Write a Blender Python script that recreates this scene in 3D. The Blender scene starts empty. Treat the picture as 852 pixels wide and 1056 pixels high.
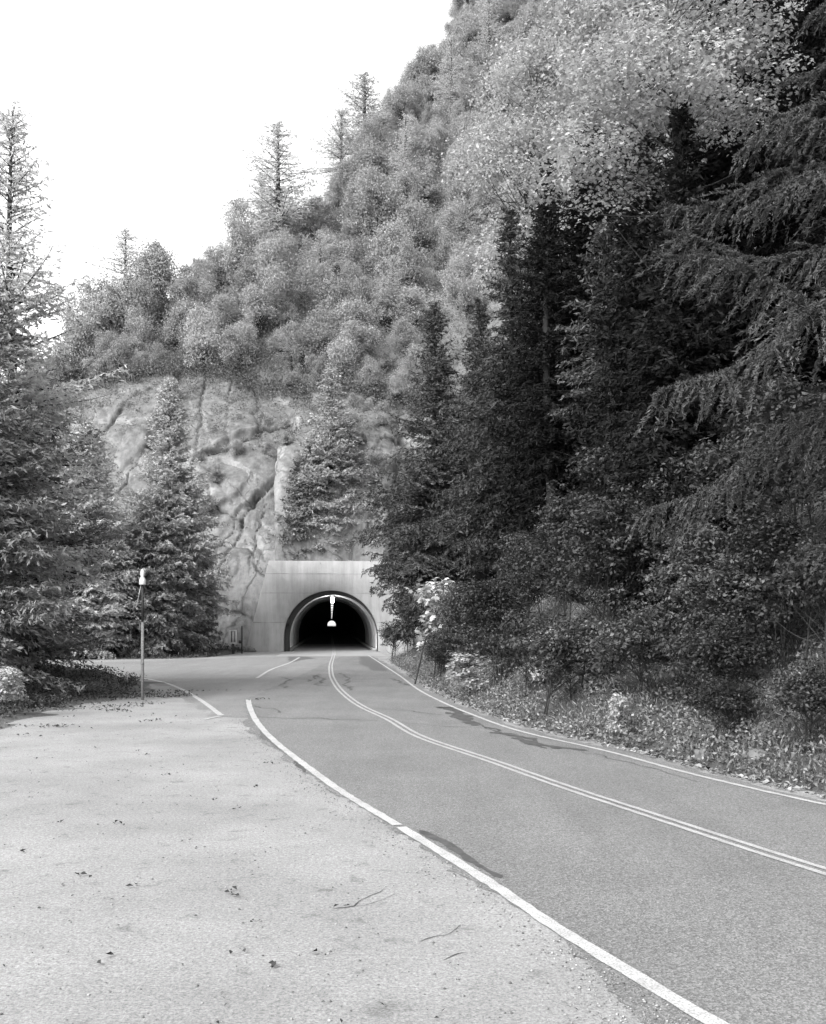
import bpy, math
import numpy as np
from mathutils import Vector

RNG = np.random.default_rng(7)
C = bpy.context.scene.collection
R = math.radians
EYE, HOR, CX, F = 2.5, 643.0, 426.0, 1000.0

# ------------------------------------------------------------------ numpy noise
def _h(i, j, k, s):
    n = (i * 374761393 + j * 668265263 + k * 2147483647 + s * 974711) & 0xffffffff
    n = ((n ^ (n >> 13)) * 1274126177) & 0xffffffff
    n = ((n ^ (n >> 16)) * 2246822519) & 0xffffffff
    return ((n ^ (n >> 15)) & 0xffff) / 65535.0

def vnoise(p, scale=1.0, seed=0):
    q = np.asarray(p, float) * scale
    i = np.floor(q).astype(np.int64); f = q - i
    f = f * f * (3 - 2 * f)
    out = 0
    for a in (0, 1):
        for b in (0, 1):
            for c in (0, 1):
                w = (f[..., 0] if a else 1 - f[..., 0]) * (f[..., 1] if b else 1 - f[..., 1]) * (f[..., 2] if c else 1 - f[..., 2])
                out = out + w * _h(i[..., 0] + a, i[..., 1] + b, i[..., 2] + c, seed)
    return out * 2 - 1

def fbm(p, scale, oct=4, seed=0):
    v, a = 0, 1.0
    for o in range(oct):
        v = v + a * vnoise(p, scale * 2 ** o, seed + o * 17); a *= 0.5
    return v

def cells(p, scale, seed=0):
    """blocky value per voronoi cell, and the distance between the two nearest cells"""
    q = np.asarray(p, float) * scale
    i = np.floor(q).astype(np.int64)
    d1 = np.full(q.shape[:-1], 9.0); d2 = np.full(q.shape[:-1], 9.0); val = np.zeros(q.shape[:-1])
    for a in (-1, 0, 1):
        for b in (-1, 0, 1):
            for c in (-1, 0, 1):
                ci = i + np.array([a, b, c])
                o = np.stack([_h(ci[..., 0], ci[..., 1], ci[..., 2], seed + t) for t in (1, 2, 3)], -1)
                d = np.linalg.norm(ci + o - q, axis=-1)
                v = _h(ci[..., 0], ci[..., 1], ci[..., 2], seed + 9)
                near = d < d1
                d2 = np.where(near, d1, np.minimum(d2, d)); val = np.where(near, v, val); d1 = np.where(near, d, d1)
    return val, d2 - d1

# ------------------------------------------------------------------ object helpers
def norm(v): return v / np.maximum(np.linalg.norm(v, axis=-1, keepdims=True), 1e-9)

def mesh(name, verts, faces, mats, tone=None, midx=None, smooth=False):
    """faces: one (F,k) array or a list of such arrays"""
    if not isinstance(faces, list): faces = [faces]
    faces = [np.asarray(f, np.int32) for f in faces if len(f)]
    me = bpy.data.meshes.new(name)
    verts = np.asarray(verts, np.float32)
    me.vertices.add(len(verts)); me.vertices.foreach_set("co", verts.ravel())
    nl = sum(f.size for f in faces); nf = sum(len(f) for f in faces)
    me.loops.add(nl); me.polygons.add(nf)
    me.loops.foreach_set("vertex_index", np.concatenate([f.ravel() for f in faces]))
    tot = np.concatenate([np.full(len(f), f.shape[1], np.int32) for f in faces])
    start = np.concatenate([[0], np.cumsum(tot)[:-1]]).astype(np.int32)
    me.polygons.foreach_set("loop_start", start); me.polygons.foreach_set("loop_total", tot)
    for m in (mats if isinstance(mats, (list, tuple)) else [mats]): me.materials.append(m)
    if midx is not None: me.polygons.foreach_set("material_index", np.asarray(midx, np.int32))
    if tone is not None:
        at = me.attributes.new("tone", 'FLOAT', 'FACE'); at.data.foreach_set("value", np.asarray(tone, np.float32))
    me.update(calc_edges=True); me.validate()
    if smooth: me.polygons.foreach_set("use_smooth", np.ones(nf, bool))
    return me

def obj(name, me, parent=None, loc=(0, 0, 0), rotz=0.0):
    o = bpy.data.objects.new(name, me); C.objects.link(o)
    o.location = loc; o.rotation_euler = (0, 0, rotz)
    if parent: o.parent = parent
    return o

def tag(o, label=None, cat=None, group=None, kind=None):
    if label: o['label'] = label
    if cat: o['category'] = cat
    if group: o['group'] = group
    if kind: o['kind'] = kind
    return o

def thing(name, label, cat, loc=(0, 0, 0), rotz=0.0, group=None):
    return tag(obj(name, None, None, loc, rotz), label, cat, group)

class MB:
    """collects quads, boxes and tubes; one mesh"""
    def __init__(s): s.v = []; s.f = []; s.n = 0
    def add(s, v, f):
        v = np.asarray(v, float); s.v.append(v)
        f = np.asarray(f) + s.n; s.f.append(f); s.n += len(v)
    def box(s, a, b):
        (x0, y0, z0), (x1, y1, z1) = a, b
        v = [(x0,y0,z0),(x1,y0,z0),(x1,y1,z0),(x0,y1,z0),(x0,y0,z1),(x1,y0,z1),(x1,y1,z1),(x0,y1,z1)]
        s.add(v, [(0,3,2,1),(4,5,6,7),(0,1,5,4),(1,2,6,5),(2,3,7,6),(3,0,4,7)])
    def tube(s, pts, rad, n=6, cap=True):
        pts = np.asarray(pts, float); m = len(pts)
        rad = np.broadcast_to(np.asarray(rad, float), (m,))
        t = norm(np.gradient(pts, axis=0))
        ref = np.where(np.abs(t[:, 2:3]) > .9, np.array([[1., 0, 0]]), np.array([[0, 0, 1.]]))
        u = norm(np.cross(t, ref)); w = np.cross(t, u)
        a = np.arange(n) * 2 * math.pi / n
        ring = pts[:, None] + rad[:, None, None] * (np.cos(a)[None, :, None] * u[:, None] + np.sin(a)[None, :, None] * w[:, None])
        v = ring.reshape(-1, 3)
        i = np.arange(m - 1)[:, None] * n; j = np.arange(n)[None]; k = (j + 1) % n
        f = np.stack([i + j, i + k, i + n + k, i + n + j], -1).reshape(-1, 4)
        if cap:
            v = np.vstack([v, pts[0], pts[-1]])
            c0, c1 = m * n, m * n + 1; jj = np.arange(n); kk = (jj + 1) % n
            f = np.vstack([f, np.stack([kk, jj, np.full(n, c0), np.full(n, c0)], -1)[:, :4],
                           np.stack([(m-1)*n+jj, (m-1)*n+kk, np.full(n, c1), np.full(n, c1)], -1)])
            # degenerate quads become triangles
            q = f[:(m-1)*n]; tri = np.vstack([f[(m-1)*n:]])[:, :3]
            s.add(v, q); s.f.append(tri + s.n - len(v)); return
        s.add(v, f)
    def lathe(s, prof, c=(0, 0, 0), n=16):
        prof = np.asarray(prof, float); a = np.arange(n) * 2 * math.pi / n
        v = np.stack([prof[:, 0:1] * np.cos(a) + c[0], prof[:, 0:1] * np.sin(a) + c[1], np.repeat(prof[:, 1:2] + c[2], n, 1)], -1).reshape(-1, 3)
        i = np.arange(len(prof) - 1)[:, None] * n; j = np.arange(n)[None]; k = (j + 1) % n
        s.add(v, np.stack([i + j, i + k, i + n + k, i + n + j], -1).reshape(-1, 4))
    def build(s, name, mat, parent=None, smooth=False, loc=(0, 0, 0), rotz=0):
        g = {}
        for f in s.f: g.setdefault(f.shape[1], []).append(f)
        return obj(name, mesh(name, np.vstack(s.v), [np.vstack(x) for x in g.values()], mat, smooth=smooth), parent, loc, rotz)

def catmull(P, per=8):
    """cubic through the points, chord-length parameter (no kinks where the points are unevenly spaced)"""
    P = np.asarray(P, float); d = np.linalg.norm(np.diff(P, axis=0), axis=1); sl = np.diff(P, axis=0) / d[:, None]
    m = np.vstack([sl[:1], (sl[:-1] * d[1:, None] + sl[1:] * d[:-1, None]) / (d[:-1] + d[1:])[:, None], sl[-1:]]); out = []
    for i in range(len(P) - 1):
        for t in np.linspace(0, 1, per, endpoint=False):
            out.append((2*t**3 - 3*t*t + 1) * P[i] + (t**3 - 2*t*t + t) * d[i] * m[i] + (3*t*t - 2*t**3) * P[i+1] + (t**3 - t*t) * d[i] * m[i+1])
    out.append(P[-1]); return np.array(out)

# ------------------------------------------------------------------ materials (a black and white world: all greys)
def new_mat(name):
    m = bpy.data.materials.new(name); m.use_nodes = True; m.node_tree.nodes.clear()
    nt = m.node_tree; out = nt.nodes.new('ShaderNodeOutputMaterial')
    return m, nt, out
def N(nt, t, **kw):
    n = nt.nodes.new(t)
    for k, v in kw.items():
        if k in n.inputs.keys(): n.inputs[k].default_value = v
        else: setattr(n, k, v)
    return n
def noise(nt, vec, scale, detail=4, rough=.55):
    n = N(nt, 'ShaderNodeTexNoise'); n.inputs['Scale'].default_value = scale
    n.inputs['Detail'].default_value = detail; n.inputs['Roughness'].default_value = rough
    if vec is not None: nt.links.new(vec, n.inputs['Vector'])
    return n.outputs['Fac']
def ramp(nt, fac, stops):
    r = nt.nodes.new('ShaderNodeValToRGB'); e = r.color_ramp.elements
    while len(e) < len(stops): e.new(.5)
    for el, (p, v) in zip(e, stops): el.position = p; el.color = (v, v, v, 1)
    nt.links.new(fac, r.inputs[0]); return r.outputs[0]
def mul(nt, a, b, op='MULTIPLY'):
    m = nt.nodes.new('ShaderNodeMath'); m.operation = op
    for s, x in zip(m.inputs, (a, b)):
        if isinstance(x, (int, float)): s.default_value = x
        else: nt.links.new(x, s)
    return m.outputs[0]
def surf(nt, out, col, rough=.9, bump=None, bstr=.3, bdist=.02, spec=.2):
    b = N(nt, 'ShaderNodeBsdfPrincipled'); b.inputs['Roughness'].default_value = rough
    b.inputs['Specular IOR Level'].default_value = spec
    if isinstance(col, (int, float)): b.inputs['Base Color'].default_value = (col, col, col, 1)
    else: nt.links.new(col, b.inputs['Base Color'])
    if bump is not None:
        bn = N(nt, 'ShaderNodeBump'); bn.inputs['Strength'].default_value = bstr; bn.inputs['Distance'].default_value = bdist
        nt.links.new(bump, bn.inputs['Height']); nt.links.new(bn.outputs[0], b.inputs['Normal'])
    nt.links.new(b.outputs[0], out.inputs[0]); return b
def pos(nt, scale=(1, 1, 1), obj_space=False):
    if obj_space:
        v = N(nt, 'ShaderNodeTexCoord').outputs['Object']
    else:
        v = N(nt, 'ShaderNodeNewGeometry').outputs['Position']
    m = N(nt, 'ShaderNodeMapping'); m.inputs['Scale'].default_value = scale
    nt.links.new(v, m.inputs['Vector']); return m.outputs[0]

def m_ground(name, base, spots=.35, fine=110, amp=.3, big=.2):
    m, nt, out = new_mat(name); p = pos(nt)
    a = ramp(nt, noise(nt, p, fine, 3, .7), [(.28, 1 - amp), (.5, 1), (.72, 1 + amp * .75)])
    b = ramp(nt, noise(nt, p, 21, 5, .65), [(.3, 1 - amp * .6), (.7, 1 + amp * .35)])
    c = ramp(nt, noise(nt, p, .35, 6, .6), [(.3, 1 - big), (.7, 1 + big)])
    d = ramp(nt, noise(nt, p, 3.1, 6, .62), [(.25, 1 - spots), (.42, 1), (.8, 1.05)])
    col = mul(nt, mul(nt, a, b), mul(nt, mul(nt, c, d), base))
    h = mul(nt, noise(nt, p, 140, 3, .7), noise(nt, p, 30, 3, .6), 'ADD')
    surf(nt, out, col, .95, h, .5, .012, .1); return m
def m_asphalt(name, base):
    m, nt, out = new_mat(name); p = pos(nt)
    vo = N(nt, 'ShaderNodeTexVoronoi'); vo.inputs['Scale'].default_value = 75; nt.links.new(p, vo.inputs['Vector'])
    a = ramp(nt, vo.outputs['Color'], [(.1, .55), (.55, 1), (.95, 1.55)])
    b = ramp(nt, noise(nt, p, 24, 5, .7), [(.3, .72), (.7, 1.22)])
    c = ramp(nt, noise(nt, p, .5, 5, .6), [(.3, .9), (.7, 1.1)])
    w = ramp(nt, noise(nt, pos(nt, (1.3, .12, 1)), 1.0, 4, .6), [(.35, .93), (.65, 1.06)])
    st = ramp(nt, noise(nt, p, 1.7, 7, .68), [(.22, .72), (.36, 1)])
    col = mul(nt, mul(nt, mul(nt, a, b), mul(nt, c, w)), mul(nt, st, base))
    surf(nt, out, col, .85, vo.outputs['Distance'], .4, .01, .25); return m
def m_paint(name, base):
    m, nt, out = new_mat(name); p = pos(nt)
    wear = ramp(nt, noise(nt, p, 55, 5, .75), [(.36, .40), (.53, 1)])
    big = ramp(nt, noise(nt, p, 2.3, 5, .7), [(.3, .72), (.55, 1)])
    surf(nt, out, mul(nt, mul(nt, wear, big), base), .7, noise(nt, p, 90), .3, .005); return m
def m_plain(name, base, rough=.8, spread=.15, scale=6, spec=.3):
    m, nt, out = new_mat(name); p = pos(nt, obj_space=True)
    c = ramp(nt, noise(nt, p, scale, 6, .65), [(.3, 1 - spread), (.7, 1 + spread)])
    surf(nt, out, mul(nt, c, base), rough, noise(nt, p, scale * 6), .25, .01, spec); return m
def m_concrete(name, base, streak=.22):
    m, nt, out = new_mat(name); p = pos(nt, obj_space=True)
    board = ramp(nt, noise(nt, pos(nt, (2.2, 2.2, .25), True), 1.0, 7, .72), [(.3, 1 - streak), (.7, 1 + streak * .6)])
    run = ramp(nt, noise(nt, pos(nt, (1.4, 1.4, .16), True), 1.0, 6, .7), [(.28, 1 - streak * 1.3), (.5, 1), (.85, 1.1)])
    blot = ramp(nt, noise(nt, p, .55, 6, .6), [(.3, .82), (.7, 1.1)])
    fine = ramp(nt, noise(nt, p, 14, 5, .7), [(.3, .9), (.7, 1.07)])
    col = mul(nt, mul(nt, mul(nt, board, run), mul(nt, blot, fine)), base)
    surf(nt, out, col, .9, board, .25, .03, .15); return m
def m_rock(name):
    m, nt, out = new_mat(name); p = pos(nt)
    g = N(nt, 'ShaderNodeNewGeometry')
    streak = ramp(nt, noise(nt, pos(nt, (.55, .55, .045)), 1.0, 7, .68), [(.3, .36), (.48, .92), (.75, 1.25)])
    blot = ramp(nt, noise(nt, p, .16, 7, .62), [(.32, .75), (.6, 1.05)])
    fine = ramp(nt, noise(nt, p, 2.2, 7, .72), [(.3, .7), (.7, 1.2)])
    vo = N(nt, 'ShaderNodeTexVoronoi', feature='DISTANCE_TO_EDGE'); vo.inputs['Scale'].default_value = .13
    wob = N(nt, 'ShaderNodeMixRGB'); wob.blend_type = 'ADD'; wob.inputs[0].default_value = 1.0
    nz = N(nt, 'ShaderNodeTexNoise'); nz.inputs['Scale'].default_value = .35; nz.inputs['Detail'].default_value = 5
    sc = N(nt, 'ShaderNodeVectorMath', operation='SCALE'); sc.inputs['Scale'].default_value = 4.5
    pm = pos(nt, (1, .6, .55))
    nt.links.new(p, nz.inputs['Vector']); nt.links.new(nz.outputs['Color'], sc.inputs[0])
    nt.links.new(pm, wob.inputs[1]); nt.links.new(sc.outputs[0], wob.inputs[2]); nt.links.new(wob.outputs[0], vo.inputs['Vector'])
    crack = ramp(nt, vo.outputs['Distance'], [(0.0, .5), (.008, .75), (.025, 1)])
    sm_ = N(nt, 'ShaderNodeAttribute', attribute_name='seam')
    crack = mul(nt, crack, ramp(nt, mul(nt, sm_.outputs['Fac'], mul(nt, noise(nt, p, 1.1, 5, .7), 1.7), 'MULTIPLY'), [(.2, 1), (.8, .25)]))
    rock = mul(nt, mul(nt, mul(nt, streak, blot), mul(nt, fine, crack)), .175)
    # moss, grass and soil where the face lies back
    sep = N(nt, 'ShaderNodeSeparateXYZ'); nt.links.new(g.outputs['Normal'], sep.inputs[0])
    nn = mul(nt, sep.outputs[2], mul(nt, noise(nt, p, .5, 6, .7), .7), 'ADD')
    veg = ramp(nt, nn, [(.80, 0.0), (.95, 1.0)])
    soil = mul(nt, ramp(nt, noise(nt, p, 1.5, 6, .7), [(.3, .55), (.7, 1.4)]), .10)
    mx = N(nt, 'ShaderNodeMixRGB'); nt.links.new(veg, mx.inputs[0]); nt.links.new(rock, mx.inputs[1]); nt.links.new(soil, mx.inputs[2])
    h = mul(nt, noise(nt, p, .9, 8, .68), mul(nt, crack, .8), 'ADD')
    surf(nt, out, mx.outputs[0], .95, h, .6, .2, .1); return m
def m_leaf(name, base, spread=.5, trans=.3, objvar=.25, gloss=.0):
    m, nt, out = new_mat(name)
    at = N(nt, 'ShaderNodeAttribute', attribute_name='tone')
    oi = N(nt, 'ShaderNodeObjectInfo')
    t = ramp(nt, at.outputs['Fac'], [(0, 1 - spread), (.6, 1.0), (1, 1 + spread * 1.3)])
    o = ramp(nt, oi.outputs['Random'], [(0, 1 - objvar), (1, 1 + objvar)])
    col = mul(nt, mul(nt, t, o), base)
    d = N(nt, 'ShaderNodeBsdfDiffuse'); tr = N(nt, 'ShaderNodeBsdfTranslucent'); mx = N(nt, 'ShaderNodeMixShader')
    nt.links.new(col, d.inputs[0]); nt.links.new(col, tr.inputs[0]); mx.inputs[0].default_value = trans
    nt.links.new(d.outputs[0], mx.inputs[1]); nt.links.new(tr.outputs[0], mx.inputs[2])
    last = mx.outputs[0]
    if gloss:
        g = N(nt, 'ShaderNodeBsdfGlossy'); g.inputs['Roughness'].default_value = .45; g.inputs['Color'].default_value = (.8, .8, .8, 1)
        m2 = N(nt, 'ShaderNodeMixShader'); m2.inputs[0].default_value = gloss
        nt.links.new(last, m2.inputs[1]); nt.links.new(g.outputs[0], m2.inputs[2]); last = m2.outputs[0]
    nt.links.new(last, out.inputs[0]); return m
def m_emit(name, v):
    m, nt, out = new_mat(name); e = N(nt, 'ShaderNodeEmission'); e.inputs['Strength'].default_value = v
    nt.links.new(e.outputs[0], out.inputs[0]); return m

M = dict(
    dirt=m_ground('pale_gravel', .212, .45, 48, .5), soil=m_ground('bank_soil', .055, .5, 60, .45, .25), soil_left=m_ground('mound_soil', .10, .5, 30, .6, .3), asphalt=m_asphalt('worn_asphalt', .128),  # bank soil carries the shade under the trees in its colour
    asphalt_side=m_asphalt('side_asphalt', .155), tar=m_plain('tar', .075, .7, .5, 9), crack=m_plain('crack', .05, .8, .5, 5),
    paint=m_paint('white_paint', .36), paint_y=m_paint('centre_paint', .32),
    portal=m_concrete('portal_concrete', .265, .17), lining=m_concrete('lining_concrete', .75, .12), bore=m_plain('shade_bore', .035, .9, .3, 2), deep=m_plain('shade_floor', .06, .9, .3, 1), apron=m_concrete('apron_concrete', .23, .06),  # bore and deep floor: the tunnel's darkness is painted into both colours
    seam=m_plain('stained_joint', .17, .9, .5, 1.2), rim=m_plain('shade_rim', .03, .7), rock=m_rock('granite'), boulder=m_plain('boulder_stone', .10, .9, .4, 3),
    bark=m_plain('bark', .022, .95, .45, 9), bark_pale=m_plain('pale_bark', .22, .95, .4, 9),
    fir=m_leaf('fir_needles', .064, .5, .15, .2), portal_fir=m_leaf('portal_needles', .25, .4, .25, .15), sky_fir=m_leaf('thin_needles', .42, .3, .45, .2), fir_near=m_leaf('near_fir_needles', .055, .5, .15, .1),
    fir_dark=m_leaf('dark_fir_needles', .015, .55, .12, .25), pine_mid=m_leaf('mid_needles', .37, .45, .35, .2),  # fir_dark: shade inside the wood put into the needle colour
    fir_left=m_leaf('left_needles', .155, .5, .18, .25), cedar=m_leaf('cedar_sprays', .22, .5, .3, .2),
    oak=m_leaf('oak_leaves', .26, .3, .3, .22), brush=m_leaf('brush_leaves', .16, .3, .35, .2),
    maple=m_leaf('maple_leaves', .34, .6, .4, .1), maple_pale=m_leaf('pale_maple_leaves', .36, .25, .45, .1),
    lacy=m_leaf('lacy_leaves', .32, .5, .35, .1), shrub=m_leaf('shrub_leaves', .052, .75, .25, .4, .015),
    shrub_pale=m_leaf('pale_shrub_leaves', .27, .6, .3, .25), grass=m_leaf('bank_grass', .15, .8, .3, .1),
    litter=m_leaf('fallen_leaves', .13, .85, .1, .1), pebble=m_leaf('pebbles', .17, .6, 0, 0),
    iron=m_plain('weathered_steel', .14, .6, .4, 20), black=m_plain('black_paint', .02, .6), white=m_plain('white_enamel', .45, .4, .05),
    grey=m_plain('grey_sign', .33, .6, .3, 8), lamp=m_emit('lit_tube', 12), lamp_dim=m_emit('dim_tube', .5),
)

# ------------------------------------------------------------------ layout: world points read off the ground plane
def g(px, py):
    z = F * EYE / (py - HOR); return ((px - CX) / F * z, z)
def G(lst): return np.array([g(*q) for q in lst])

left_line = G([(735,1056),(650,1005),(580,962),(500,908),(455,880),(412,853),(360,822),(315,790),(275,757),(258,731),(256,722)])
left_line = np.vstack([[(6.6, -4.0), (4.2, 1.0)], left_line])
centre = G([(820,890),(670,841),(591,815),(512,787),(433,760),(401,742),(375,730),(354,715),(344,702),(341,689),(343.6,677.5),(345,668)])
centre = np.vstack([[(11.2, -4), (6.75, 4.0)], centre])
right_line = G([(821,824),(718,800),(633,777),(538,755),(486,737),(443,718),(412,697),(380,676)])
right_line = np.vstack([[(18, -6), (11.2, 4), (7.6, 9.6)], right_line])
LL, CL, RL = catmull(left_line), catmull(centre), catmull(right_line)
def xl(y): return np.interp(y, LL[:, 1], LL[:, 0])
def xr(y): return np.interp(y, RL[:, 1], RL[:, 0])

TX, TY = -7.25, 86.0                                 # foot of the portal
TA = math.atan(.084)                                  # the bore runs a little left of straight ahead
def axis_x(y): return TX - .084 * (y - TY)

def sm(x): x = np.clip(x, 0, 1); return x * x * (3 - 2 * x)

def bank_h(X, Y):
    """the bank rising on the right of the road"""
    X, Y = np.asarray(X, float), np.asarray(Y, float)
    d = X - xr(np.clip(Y, -6, 80)) - (.75 + 4.0 * sm((Y - 60) / 24))
    p = np.stack([X, Y, 0 * X], -1)
    h = np.where(d > 0, .42 * np.minimum(d, 2.2) + .8 * np.maximum(d - 2.2, 0), d * .5)
    h = h + np.clip(d, 0, 2) * (.30 * fbm(p, .45, 4, 5))
    return np.maximum(h, -.4)
def left_h(X, Y):
    X, Y = np.asarray(X, float), np.asarray(Y, float)
    p = np.stack([X, Y, 0 * X], -1)
    a = sm((-9.6 - X) / 5) * sm((Y - 19) / 7) * sm((42.5 - Y - .25 * (X + 14)) / 5)
    b = sm((Y - 66 + .12 * (X + 10)) / 12) * sm((-14 - X) / 8)
    a = a * (1 + .8 * fbm(p, .5, 5, 12) * (1 - a)) + .06 * fbm(p, 1.1, 4, 14) * (a > 1e-4)
    return a * (1.0 + .35 * fbm(p, .35, 4, 3)) + b * (1.5 + .4 * fbm(p, .3, 3, 4)) - .03

# ------------------------------------------------------------------ ground, roads, markings
def sheet_grid(name, X, Y, Z, mat, smooth=True, drop=None):
    ny, nx = X.shape
    v = np.stack([X, Y, Z], -1).reshape(-1, 3)
    i, j = np.meshgrid(np.arange(ny - 1), np.arange(nx - 1), indexing='ij')
    a = i * nx + j
    f = np.stack([a, a + 1, a + nx + 1, a + nx], -1).reshape(-1, 4)
    if drop is not None: f = f[~drop(v[f].mean(1))]
    return obj(name, mesh(name, v, f, mat, smooth=smooth))

gx = np.concatenate([-np.geomspace(1500, 6, 24), np.linspace(-5, 5, 5), np.geomspace(6, 1500, 24)])
gy = np.concatenate([[-400, -100, -30], np.linspace(-10, 90, 12), np.geomspace(100, 1700, 16)])
X, Y = np.meshgrid(gx, gy)
ground = tag(sheet_grid('ground', X, Y, 0 * X, M['dirt']), 'pale gravel ground of the roadside turnout', None, None, 'structure')

def ribbon(P, w, z, name, mat, parent, jit=0, seed=0):
    P = np.asarray(P, float); t = norm(np.gradient(P, axis=0)); n = np.stack([-t[:, 1], t[:, 0]], -1)
    pp = np.column_stack([P, 0 * P[:, 0]])
    w = np.broadcast_to(np.asarray(w, float), (len(P),))
    a = P + n * (w / 2 + jit * vnoise(pp, 9, seed))[:, None]; b = P - n * (w / 2 + jit * vnoise(pp, 9, seed + 5))[:, None]
    m = len(P); v = np.column_stack([np.vstack([a, b]), np.full(2 * m, z)])
    i = np.arange(m - 1)
    return obj(name, mesh(name, v, np.stack([m + i, m + i + 1, i + 1, i], -1), mat), parent)
def fine(P, step=.12):
    P = np.asarray(P, float); s = np.concatenate([[0], np.cumsum(np.linalg.norm(np.diff(P, axis=0), axis=1))])
    q = np.linspace(0, s[-1], max(3, int(s[-1] / step))); return np.stack([np.interp(q, s, P[:, k]) for k in (0, 1)], -1)
def offset(P, d):
    t = norm(np.gradient(P, axis=0)); return P + d * np.stack([-t[:, 1], t[:, 0]], -1)

yy = np.linspace(-4, 76, 900)
wl = .10 + .42 * sm((8.0 - yy) / 2.6) + .25 * sm((yy - 17) / 4) * sm((28 - yy) / 5)
yp = np.stack([yy, 0 * yy, 0 * yy], -1)
xa = xl(yy) - np.maximum(.06, wl + .10 * fbm(yp, .9, 6, 2) + .07 * fbm(yp, 5.0, 4, 21)); xa = np.where(yy > 31.5, np.maximum(xa, -5.9 - .06 * (yy - 31.5)), xa)
xb = xr(yy) + .32 + .12 * fbm(yp, .9, 6, 8)
v = np.vstack([np.column_stack([xa, yy, 0 * yy + .008]), np.column_stack([xb, yy, 0 * yy + .008])])
i = np.arange(len(yy) - 1); m_ = len(yy)
road = tag(obj('road', mesh('road', v, np.stack([i, m_ + i, m_ + i + 1, i + 1], -1), M['asphalt'])),
           'worn asphalt two lane road curving into the tunnel', None, None, 'structure')
arc = G([(228,738),(215,728),(200,718),(185,710),(165,703),(148,700),(120,698)]); arc = np.vstack([arc, [(-24, 47.5), (-48, 50)]])
AR = catmull(arc)
far = np.array([(-48, 64), (-20, 62.5), (-12.5, 71), (-9.6, 75.5)])
# the side road: a strip between its lower arc and its far edge
s = np.linspace(0, 1, 80)
def along(P, s):
    L = np.concatenate([[0], np.cumsum(np.linalg.norm(np.diff(P, axis=0), axis=1))]); L /= L[-1]
    return np.stack([np.interp(s, L, P[:, k]) for k in (0, 1)], -1)
lowp = np.vstack([[(-4.2, 25.6)], offset(AR, .35)]); upp = np.vstack([[(-4.5, 30.0), (-4.2, 50), (-4.2, 75.5)], far[::-1]])
A_, B_ = along(lowp, s), along(upp, s)
A_[1:-1] += .18 * np.stack([fbm(np.stack([s * 60, 0 * s, 0 * s], -1), 1, 4, 3)[1:-1]] * 2, -1)
v = np.vstack([np.column_stack([A_, 0 * s + .004]), np.column_stack([B_, 0 * s + .004])]); i = np.arange(79)
side = tag(obj('side_road', mesh('side_road', v, np.stack([80 + i, i, i + 1, 81 + i], -1), M['asphalt_side'])),
           'paved side road leaving left before the tunnel', None, None, 'structure')

lf = fine(LL)
cut = np.argmin(np.abs(lf[:, 1] - g(412, 853)[1]))
ribbon(lf[:cut + 1], .135, .016, 'edge_line', M['paint'], road, .012, 1)
ribbon(lf[cut + 1:], np.linspace(.13, .16, len(lf) - cut - 1), .016, 'edge_line', M['paint'], road, .012, 2)
ribbon(fine(RL), .10, .016, 'edge_line', M['paint'], road, .012, 3)
cf = fine(CL)
ribbon(offset(cf, .085), .085, .016, 'centre_line', M['paint_y'], road, .006, 4)
ribbon(offset(cf, -.085), .085, .016, 'centre_line', M['paint_y'], road, .006, 5)
ribbon(fine(catmull(G([(265,699.5),(280,690.5),(298,684),(309,678)]))), .15, .016, 'edge_line', M['paint'], road, .012, 6)
ribbon(fine(AR[:50]), .16, .012, 'edge_line', M['paint'], side, .012, 7)
ribbon(fine(G([(228,738.5),(212,742)])), .15, .012, 'edge_line', M['paint'], side, .012, 8)

def blob(outline, name, mat, parent, z=.012, rough=.12, seed=0):
    P = fine(np.vstack([outline, outline[:1]]), .1)[:-1]
    c = P.mean(0); p3 = np.column_stack([P, 0 * P[:, 0]])
    P = P + (P - c) * 0 + rough * np.stack([fbm(p3, 1.6, 4, seed), fbm(p3, 1.6, 4, seed + 3)], -1)
    import mathutils
    t = mathutils.geometry.tessellate_polygon([[Vector((x, y, 0)) for x, y in P]])
    v = np.column_stack([P, np.full(len(P), z)])
    f = np.array(t)
    nrm = np.cross(v[f[:, 1]] - v[f[:, 0]], v[f[:, 2]] - v[f[:, 0]])[:, 2]
    f[nrm < 0] = f[nrm < 0][:, ::-1]
    return obj(name, mesh(name, v, f, mat), parent)
blob(G([(371,677),(383,678),(400,692),(384,692),(372,684)]), 'tar_patch', M['tar'], road, .012, .2, 2)
blob(G([(298,677),(312,677),(326,679),(310,681),(299,684)]), 'tar_patch', M['tar'], road, .012, .2, 3)
blob(G([(268,752),(276,756),(288,768),(300,777),(284,773),(270,762)]), 'tar_patch', M['tar'], road, .012, .05, 6)
def crack(px, name='crack', parent=road, w=.05, z=.012, seed=0, mat='crack'):
    jit = .05 if px[0] in ((434,857), (440,859)) else .16
    P = fine(G(px), .06); p3 = np.column_stack([P, 0 * P[:, 0]])
    P = P + jit * np.stack([fbm(p3, 1.1, 5, seed), fbm(p3, 1.1, 5, seed + 7)], -1)
    ww = w * (.35 + .9 * np.abs(fbm(p3, 2.0, 3, seed + 2))); ww[0] = ww[-1] = .004
    return ribbon(P, ww, z, name, M[mat], parent)
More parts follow.
